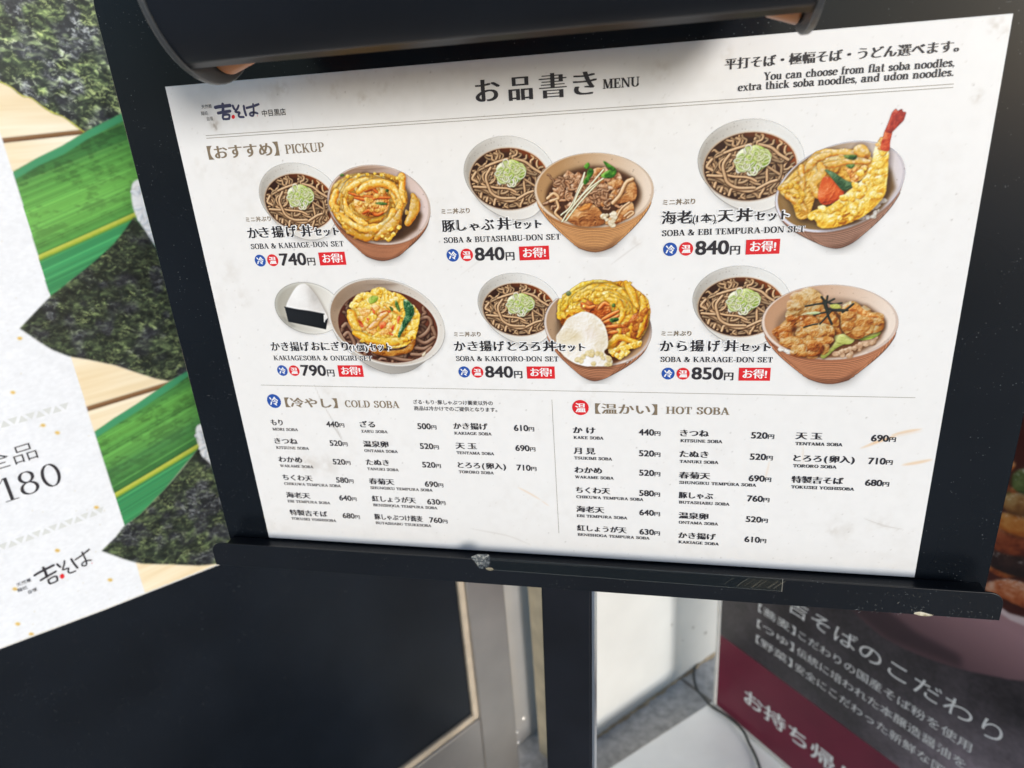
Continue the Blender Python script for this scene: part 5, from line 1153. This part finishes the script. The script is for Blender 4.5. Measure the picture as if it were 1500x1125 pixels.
def pic6():
    A = Art(318, -178, 398, -112, 8, F6, 56)
    rice_bowl(A, (630, 375), (1438, 345), (1015, 158), (1060, 602), (905, 706), (1145, 714), (196, 152, 118), (242, 226, 212), (160, 98, 68), (182, 122, 88), ridges=12, belly=0.2, lip=(232, 212, 198))
    A.poly([(730, 430), (880, 300), (1250, 270), (1365, 360), (1330, 470), (1180, 560), (980, 585), (800, 550)], (104, 58, 24), 0.85, soft=8)
    crumbs(A, [(1060, 560), (1180, 520), (1290, 490), (1310, 460), (1150, 570)], 60, [(150, 104, 70), (200, 160, 124), (232, 206, 176)], 15, 2); crumbs(A, [(740, 530), (780, 545), (810, 550)], 22, [(190, 176, 160), (232, 224, 214), (250, 248, 244)], 12, 3)
    for pts, rp in (([(980, 560), (1040, 520), (1080, 460), (1120, 440), (1160, 480), (1080, 520), (1000, 585)], [(110, 116, 44), (170, 176, 84), (212, 212, 130)]), ([(1200, 460), (1270, 440), (1320, 420), (1336, 434), (1290, 465), (1220, 478)], [(90, 120, 30), (150, 180, 60), (206, 216, 120)]), ([(1060, 450), (1120, 440), (1180, 470), (1150, 500), (1080, 490)], [(120, 130, 50), (180, 186, 92), (220, 220, 140)])):
        A.lump(pts, rp, cell=14, amp=0.6, rag=0.2, stretch=(1.6, 0.7))
    KA = [(84, 26, 2), (160, 76, 16), (214, 132, 48), (240, 186, 104), (255, 234, 184)]
    rg = np.random.default_rng(61)
    GLZ = [(70, 20, 2), (140, 56, 8), (196, 102, 26), (230, 154, 70), (252, 214, 150)]; PALE = [(120, 60, 14), (196, 130, 54), (232, 182, 106), (246, 216, 158), (255, 242, 214)]
    def nugget(pts, ramp, knobs):
        A.lump(pts, [tuple(0.82 * np.array(q)) for q in ramp], cell=26, amp=1.0, dome=1.2, rag=0.35, shadow=0.75, gloss=0.5)
        P = np.array(pts, float); c = P.mean(0)
        for i in range(int(knobs * 0.55)):                          # bulging knobs of crust, bigger towards the front
            q = c + (P[rg.integers(len(P))] - c) * math.sqrt(rg.random()) * 0.92; e = rg.uniform(22, 52)
            A.lump([(q[0] + e * math.cos(t) * rg.uniform(0.7, 1.3), q[1] + 0.8 * e * math.sin(t) * rg.uniform(0.7, 1.2)) for t in np.linspace(0, 6.28, 9)[:-1]], ramp, cell=15, amp=1.0, dome=1.3, rag=0.5, shadow=0.22, gloss=0.6, alpha=0.62)
    nugget([(1100, 300), (1120, 262), (1180, 245), (1240, 290), (1330, 330), (1358, 370), (1340, 420), (1270, 440), (1200, 470), (1140, 450), (1100, 400)], KA, 34)
    A.lump([(1120, 290), (1180, 262), (1260, 310), (1330, 340), (1260, 340), (1180, 310)], GLZ, cell=12, amp=1.0, rag=0.6, shadow=0, alpha=0.7)
    nugget([(770, 340), (800, 270), (850, 220), (910, 180), (960, 182), (984, 220), (1000, 290), (960, 330), (860, 330)], PALE, 26)
    nugget([(960, 300), (1040, 300), (1090, 360), (1080, 430), (1010, 440), (960, 380)], KA, 14)
    nugget([(705, 430), (740, 385), (800, 340), (900, 330), (960, 350), (950, 420), (860, 470), (780, 500), (730, 480)], GLZ, 22)
    A.poly([(800, 400), (850, 390), (870, 440), (820, 470)], (50, 18, 6), 0.55, soft=6, solid=False)
    nugget([(850, 430), (930, 380), (1010, 380), (1062, 410), (1050, 480), (1000, 540), (920, 572), (850, 560), (820, 500)], KA, 36)
    nugget([(760, 490), (800, 455), (850, 470), (850, 540), (800, 530)], KA, 8); nugget([(820, 530), (870, 500), (910, 530), (890, 572), (840, 566)], KA, 7); nugget([(900, 520), (950, 490), (1000, 520), (970, 565), (910, 568)], GLZ, 6)
    A.dots(A.full_mask([(740, 400), (900, 200), (1000, 300), (1060, 440), (900, 560)]), 60, (110, 50, 10), (1, 2.6), 0.4)
    for pts, w in (([(890, 275), (960, 262), (1010, 255), (1060, 232)], 5), ([(985, 220), (1010, 260), (1020, 320), (1045, 380)], 6), ([(940, 325), (1000, 312), (1080, 296), (1140, 300)], 5), ([(975, 380), (1020, 330), (1060, 280)], 4.5), ([(1000, 240), (1050, 262), (1104, 256)], 5), ([(1110, 310), (1150, 280), (1172, 262)], 6), ([(1000, 250), (1020, 300)], 9), ([(880, 400), (930, 385), (960, 380)], 4), ([(1020, 215), (1010, 270)], 5), ([(1030, 290), (1075, 300), (1120, 302)], 6)):
        A.tube(pts, w, (36, 42, 36), edge=(14, 16, 16), hi=(74, 82, 70), shadow=0.4)
    A.lump([(890, 318), (940, 306), (980, 312), (940, 324)], [(170, 180, 120), (226, 230, 190)], cell=6, shadow=0.2); A.lump([(1035, 268), (1080, 262), (1100, 285), (1050, 288)], [(150, 156, 60), (206, 206, 110)], cell=8, shadow=0.2)
    return A

SOBA_AT = {1: (-122.8, -7.1, 1.0), 2: (0, 0, 1.0), 3: (122.2, 0.2, 1.03), 5: (0.8, -72.0, 0.975), 6: (121.6, -71.8, 1.03)}
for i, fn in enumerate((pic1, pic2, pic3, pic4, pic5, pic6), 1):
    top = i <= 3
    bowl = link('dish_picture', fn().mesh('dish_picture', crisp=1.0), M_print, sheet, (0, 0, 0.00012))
    bowl['label'] = ['golden vegetable fritter in a ridged bowl', 'simmered pork and green sprouts in a ridged bowl', 'shrimp tempura with red tail in a ridged bowl', 'fritter soba bowl beside a rice ball on a plate', 'fritter and grated white yam in a ridged bowl', 'fried chicken with seaweed strips in a ridged bowl'][i - 1]
    if i in SOBA_AT:
        dx, dy, k_ = SOBA_AT[i]
        s_ = link('soba_bowl_picture', soba_me, M_print, bowl, (dx * .001 + 0.19 * (1 - k_), dy * .001 - 0.056 * (1 - k_), -0.00006)); s_.scale = (k_, k_, 1)

# ---- lettering on the sheet (millimetres from its top left corner)
Z_H, Z_T, Z_B = 0.00017, 0.00024, 0.00022
k = Ink()
for t_, a, b in (('お', 177.8, 189.8), ('品', 195.2, 206.6), ('書', 211.0, 223.8), ('き', 228.2, 238.8)): k.jp(t_, a, b, -20.4, 12.6)
k.roman('MENU', 242.2, 260.4, -18.0, 4.4, SUBT); k.build('title_text', M_grey_ink, sheet, Z_T)
k = Ink().jp('平打そば・極幅そば・うどん選べます。', 300.3, 400.4, -13.6, 5.4, off=-0.004)
k.roman('You can choose from flat soba noodles,', 318.2, 400.0, -19.5, 3.5, SUBT); k.roman('extra thick soba noodles, and udon noodles.', 306.6, 400.2, -23.5, 3.5, SUBT)
k.build('notice_text', M_grey_ink, sheet, Z_T)
k = Ink()
for y in (-26.9, -28.3): k.poly([(18.7, y - 0.16), (400.6, y - 0.16), (400.6, y + 0.16), (18.7, y + 0.16)])
k.poly([(19.5, -179.35), (405.2, -181.9), (405.2, -181.6), (19.5, -179.05)]); k.poly([(209.0, -279.8), (209.25, -279.8), (209.05, -186.2), (208.8, -186.2)])
k.build('ruled_lines', M_rule_ink, sheet, 0.0001)
fnS = crop(280, 130, 8.333)
logo(sheet, fnS, Z_T, M_navy_ink, 1.05, False); logo_dot(sheet, fnS, Z_T + 0.00004)
k = Ink().jp('天然蕎', 19.9, 26.4, -12.8, 2.3, 'gothic').jp('麺処', 18.8, 23.2, -16.2, 2.3, 'gothic').jp('自慢', 21.8, 25.6, -19.2, 2.3, 'gothic')
Ink().jp('中目黒店', 56.0, 70.2, -19.2, 3.8, 'medium').build('branch_text', M_grey_ink, sheet, Z_T)
k.build('tagline_text', M_grey_ink, sheet, Z_T)
k = Ink().jp('【おすすめ】', 18.0, 61.8, -39.8, 8.0); k.roman('PICKUP', 65.9, 89.5, -39.2, 4.8); k.build('section_heading', M_gold_ink, sheet, Z_T)
k = Ink().jp('【冷やし】', 34.6, 70.6, -194.4, 7.4); k.roman('COLD SOBA', 75.9, 112.4, -193.6, 4.7); k.build('section_heading', M_gold_ink, sheet, Z_T)
k = Ink().jp('【温かい】', 234.8, 270.0, -194.8, 7.4, 'mincho', off=-0.008); k.roman('HOT SOBA', 275.2, 310.4, -193.9, 4.5); k.build('section_heading', M_gold_ink, sheet, Z_T)
k = Ink().jp('ざる･もり･豚しゃぶつけ蕎麦以外の', 122.0, 172.6, -190.6, 3.2, 'medium').jp('商品は冷かけでのご提供となります。', 122.0, 175.0, -194.9, 3.2, 'medium'); k.build('small_print', M_grey_ink, sheet, Z_T)

HALO = serif_font(T=0.36, t=0.24, sv=0.14, sh=0.18)
WHITE_T = M_white_ink
def badge(x, y, r_, ch, ink, parent):
    o = Ink().poly(arc(x, y, r_, r_, 0, 360, 41)[:-1]).build('temperature_badge', ink, parent, Z_B)
    Ink().jp(ch, x - r_ * 0.60, x + r_ * 0.60, y - r_ * 0.62, r_ * 1.34, 'mincho', off=0.012).build('badge_letter', M_halo, o, 0.00006)
DISH = [([('か', 0, 6.9, 7.2), ('き', 7.6, 13.4, 7.2), ('揚', 15.6, 22.6, 7.2), ('げ', 25.0, 31.0, 7.2), ('丼', 34.4, 41.0, 7.2), ('セット', 42.4, 57.4, 5.4)], 'SOBA & KAKIAGE-DON SET', 59.6, '740'),
        ([('豚', 0, 7.0, 7.2), ('し', 9.0, 13.2, 7.2), ('ゃ', 15.8, 20.6, 5.6), ('ぶ', 22.4, 29.4, 7.2), ('丼', 31.6, 39.0, 7.2), ('セット', 40.2, 55.4, 5.4)], 'SOBA & BUTASHABU-DON SET', 66.0, '840'),
        ([('海老', 0, 14.8, 7.2), ('(', 15.6, 16.8, 5.1), ('1本', 17.6, 25.0, 5.0), (')', 25.8, 27.0, 5.1), ('天', 28.2, 35.4, 7.2), ('丼', 37.2, 44.6, 7.2), ('セット', 46.2, 62.0, 5.4)], 'SOBA & EBI TEMPURA-DON SET', 70.6, '840'),
        ([('かき揚げ', 0, 25.8, 6.6), ('おにぎり', 27.6, 51.6, 6.6), ('(1個)', 52.6, 64.0, 4.6), ('セット', 66.0, 79.4, 5.6)], 'KAKIAGESOBA & ONIGIRI SET', 66.4, '790'),
        ([('か', 0, 6.6, 7.0), ('き', 8.4, 13.8, 7.0), ('揚', 15.4, 22.2, 7.0), ('げ', 24.0, 30.0, 7.0), ('とろろ', 32.6, 51.0, 6.8), ('丼', 53.2, 60.4, 7.0), ('セット', 61.4, 77.0, 5.4)], 'SOBA & KAKITORO-DON SET', 61.8, '840'),
        ([('か', 0, 6.8, 7.2), ('ら', 9.4, 14.0, 7.2), ('揚', 16.2, 23.0, 7.2), ('げ', 25.8, 31.8, 7.2), ('丼', 34.4, 41.4, 7.2), ('セット', 42.6, 58.0, 5.4)], 'SOBA & KARAAGE-DON SET', 60.0, '850')]
XC = (32.6, 152.3, 271.7)
for i, (name, sub, sw, num) in enumerate(DISH):
    x0 = XC[i % 3]; dy = 0 if i < 3 else -70.4
    hal, ink = Ink(), Ink()
    for t_, a, b, e in name:
        hal.jp(t_, x0 + a - 0.5, x0 + b + 0.5, -85.3 + dy, e, 'halo'); ink.jp(t_, x0 + a, x0 + b, -85.3 + dy, e, 'mincho' if e > 5.2 else 'medium')
    hal.roman(sub, x0, x0 + sw, -91.6 + dy, 3.15, HALO)
    ho = hal.build('white_outline', M_halo, sheet, Z_H); ink.build('dish_name', M_black_ink, sheet, Z_T)
    if i != 3: Ink().jp('ミニ丼ぶり', x0 + 0.4, x0 + 16.5, -75.7 + (dy * 1.008 if dy else 0), 3.2, 'bold').build('size_note', M_gold_ink, sheet, Z_T)
    Ink().roman(sub, x0, x0 + sw, -91.6 + dy, 3.1, SUBT).build('dish_subtitle', M_black_ink, sheet, Z_T)
    badge(x0 + 4.4, -98.6 + dy, 3.6, '冷', M_blue_ink, sheet); badge(x0 + 12.6, -98.6 + dy, 3.6, '温', M_red_ink, sheet)
    k = Ink().jp(num, x0 + 17.6, x0 + 34.0, -102.6 + dy, 10.2, 'bold'); k.jp('円', x0 + 35.0, x0 + 39.7, -102.2 + dy, 5.2, 'bold'); k.build('set_price', M_grey_ink, sheet, Z_T)
    tg = Ink().poly([(x0 + 42.6, -102.5 + dy), (x0 + 59.2, -102.4 + dy), (x0 + 59.2, -94.7 + dy), (x0 + 42.6, -94.8 + dy)]).build('bargain_tag', M_red_ink, sheet, Z_B)
    Ink().jp('お得!', x0 + 44.8, x0 + 57.2, -101.0 + dy, 5.9, 'mincho', off=0.004).build('tag_lettering', M_halo, tg, 0.00006)
badge(26.6, -190.3, 4.9, '冷', M_blue_ink, sheet); badge(225.8, -191.0, 4.9, '温', M_red_ink, sheet)
ITEMS = [  # name, x, width, baseline, roman, roman width, price, price x
    ('もり', 21.2, 8.3, -207.8, 'MORI SOBA', 18.4, '440', 60.6), ('きつね', 21.0, 16.4, -221.4, 'KITSUNE SOBA', 23.8, '520', 60.6), ('わかめ', 21.0, 17, -235.2, 'WAKAME SOBA', 24.4, '520', 60.4), ('ちくわ天', 21.2, 21.8, -249, 'CHIKUWA TEMPURA SOBA', 41.7, '580', 60.4), ('海老天', 21.0, 17.6, -262.8, 'EBI TEMPURA SOBA', 31.8, '640', 60.3), ('特製吉そば', 21.0, 27.9, -276.8, 'TOKUSEI YOSHISOBA', 33.8, '680', 60.4),
    ('ざる', 84, 10, -207.6, 'ZARU SOBA', 18, '500', 122.7), ('温泉卵', 84, 17.1, -221.6, 'ONTAMA SOBA', 23, '520', 122.7), ('たぬき', 84, 15.7, -235, 'TANUKI SOBA', 21.8, '520', 122.6), ('春菊天', 84, 17.3, -249.2, 'SHUNGIKU TEMPURA SOBA', 43.3, '690', 122.7), ('紅しょうが天', 84, 30.6, -262.5, 'BENISHOGA TEMPURA SOBA', 45.1, '630', 122.7), ('豚しゃぶつけ蕎麦', 83.7, 34, -276.6, 'BUTASHABU TSUKESOBA', 39.6, '760', 122.6),
    ('かき揚げ', 146.3, 21.7, -207.2, 'KAKIAGE SOBA', 24, '610', 184.8), ('天 玉', 146.4, 13.4, -220.9, 'TENTAMA SOBA', 24.4, '690', 184.8), ('とろろ（卵入）', 146.5, 31, -234.6, 'TORORO SOBA', 23, '710', 184.7),
    ('か け', 221, 13, -208, 'KAKE SOBA', 18, '440', 259.9), ('月 見', 221, 12.7, -221.9, 'TSUKIMI SOBA', 22.9, '520', 260), ('わかめ', 221, 16.5, -235.1, 'WAKAME SOBA', 23.7, '520', 260.1), ('ちくわ天', 221.3, 20.9, -249.2, 'CHIKUWA TEMPURA SOBA', 41.2, '580', 260.1), ('海老天', 221.1, 17.2, -263, 'EBI TEMPURA SOBA', 31.6, '640', 260.2), ('紅しょうが天', 221.2, 30.8, -277, 'BENISHOGA TEMPURA SOBA', 45.2, '630', 260.3),
    ('きつね', 283.7, 15.8, -208.2, 'KITSUNE SOBA', 23.6, '520', 323.1), ('たぬき', 283.6, 16.1, -221.9, 'TANUKI SOBA', 22.1, '520', 323.2), ('春菊天', 283.6, 17.6, -236.1, 'SHUNGIKU TEMPURA SOBA', 44, '690', 323.3), ('豚しゃぶ', 283.7, 19.7, -249.8, 'BUTASHABU SOBA', 29.5, '760', 323.2), ('温泉卵', 283.9, 17.2, -264.1, 'ONTAMA SOBA', 23.3, '520', 323.2), ('かき揚げ', 284, 22, -278.4, 'KAKIAGE SOBA', 24.2, '610', 323.2),
    ('天 玉', 347.1, 13.6, -208.1, 'TENTAMA SOBA', 24.8, '690', 386.4), ('とろろ（卵入）', 347, 32, -222.3, 'TORORO SOBA', 23.2, '710', 386.5), ('特製吉そば', 347, 27.5, -236.2, 'TOKUSEI YOSHISOBA', 33.9, '680', 386.4)]
for nm, x, w, y, rm, rw, pr, px_ in ITEMS:
    n0 = nm.rstrip('）')
    if '（' in nm:
        k = Ink().jp('とろろ', x, x + w * 0.46, y, 4.9).jp('(', x + w * 0.515, x + w * 0.555, y, 5.2, off=-0.012).jp('卵入', x + w * 0.60, x + w * 0.93, y, 4.9).jp(')', x + w * 0.955, x + w, y, 5.2, off=-0.012)
    else:
        k = Ink().jp(nm, x, x + w, y, 4.9)
    k.build('item_name', M_grey_ink, sheet, Z_T)
    Ink().roman(rm, x, x + rw, y - 3.75, 1.95, SMALL).build('item_subtitle', M_grey_ink, sheet, Z_T)
    k = Ink().jp(pr, px_, px_ + 8.6, y - 0.55, 5.7, 'bold'); k.jp('円', px_ + 9.1, px_ + 12.3, y - 0.15, 3.2, 'bold'); k.build('item_price', M_grey_ink, sheet, Z_T)
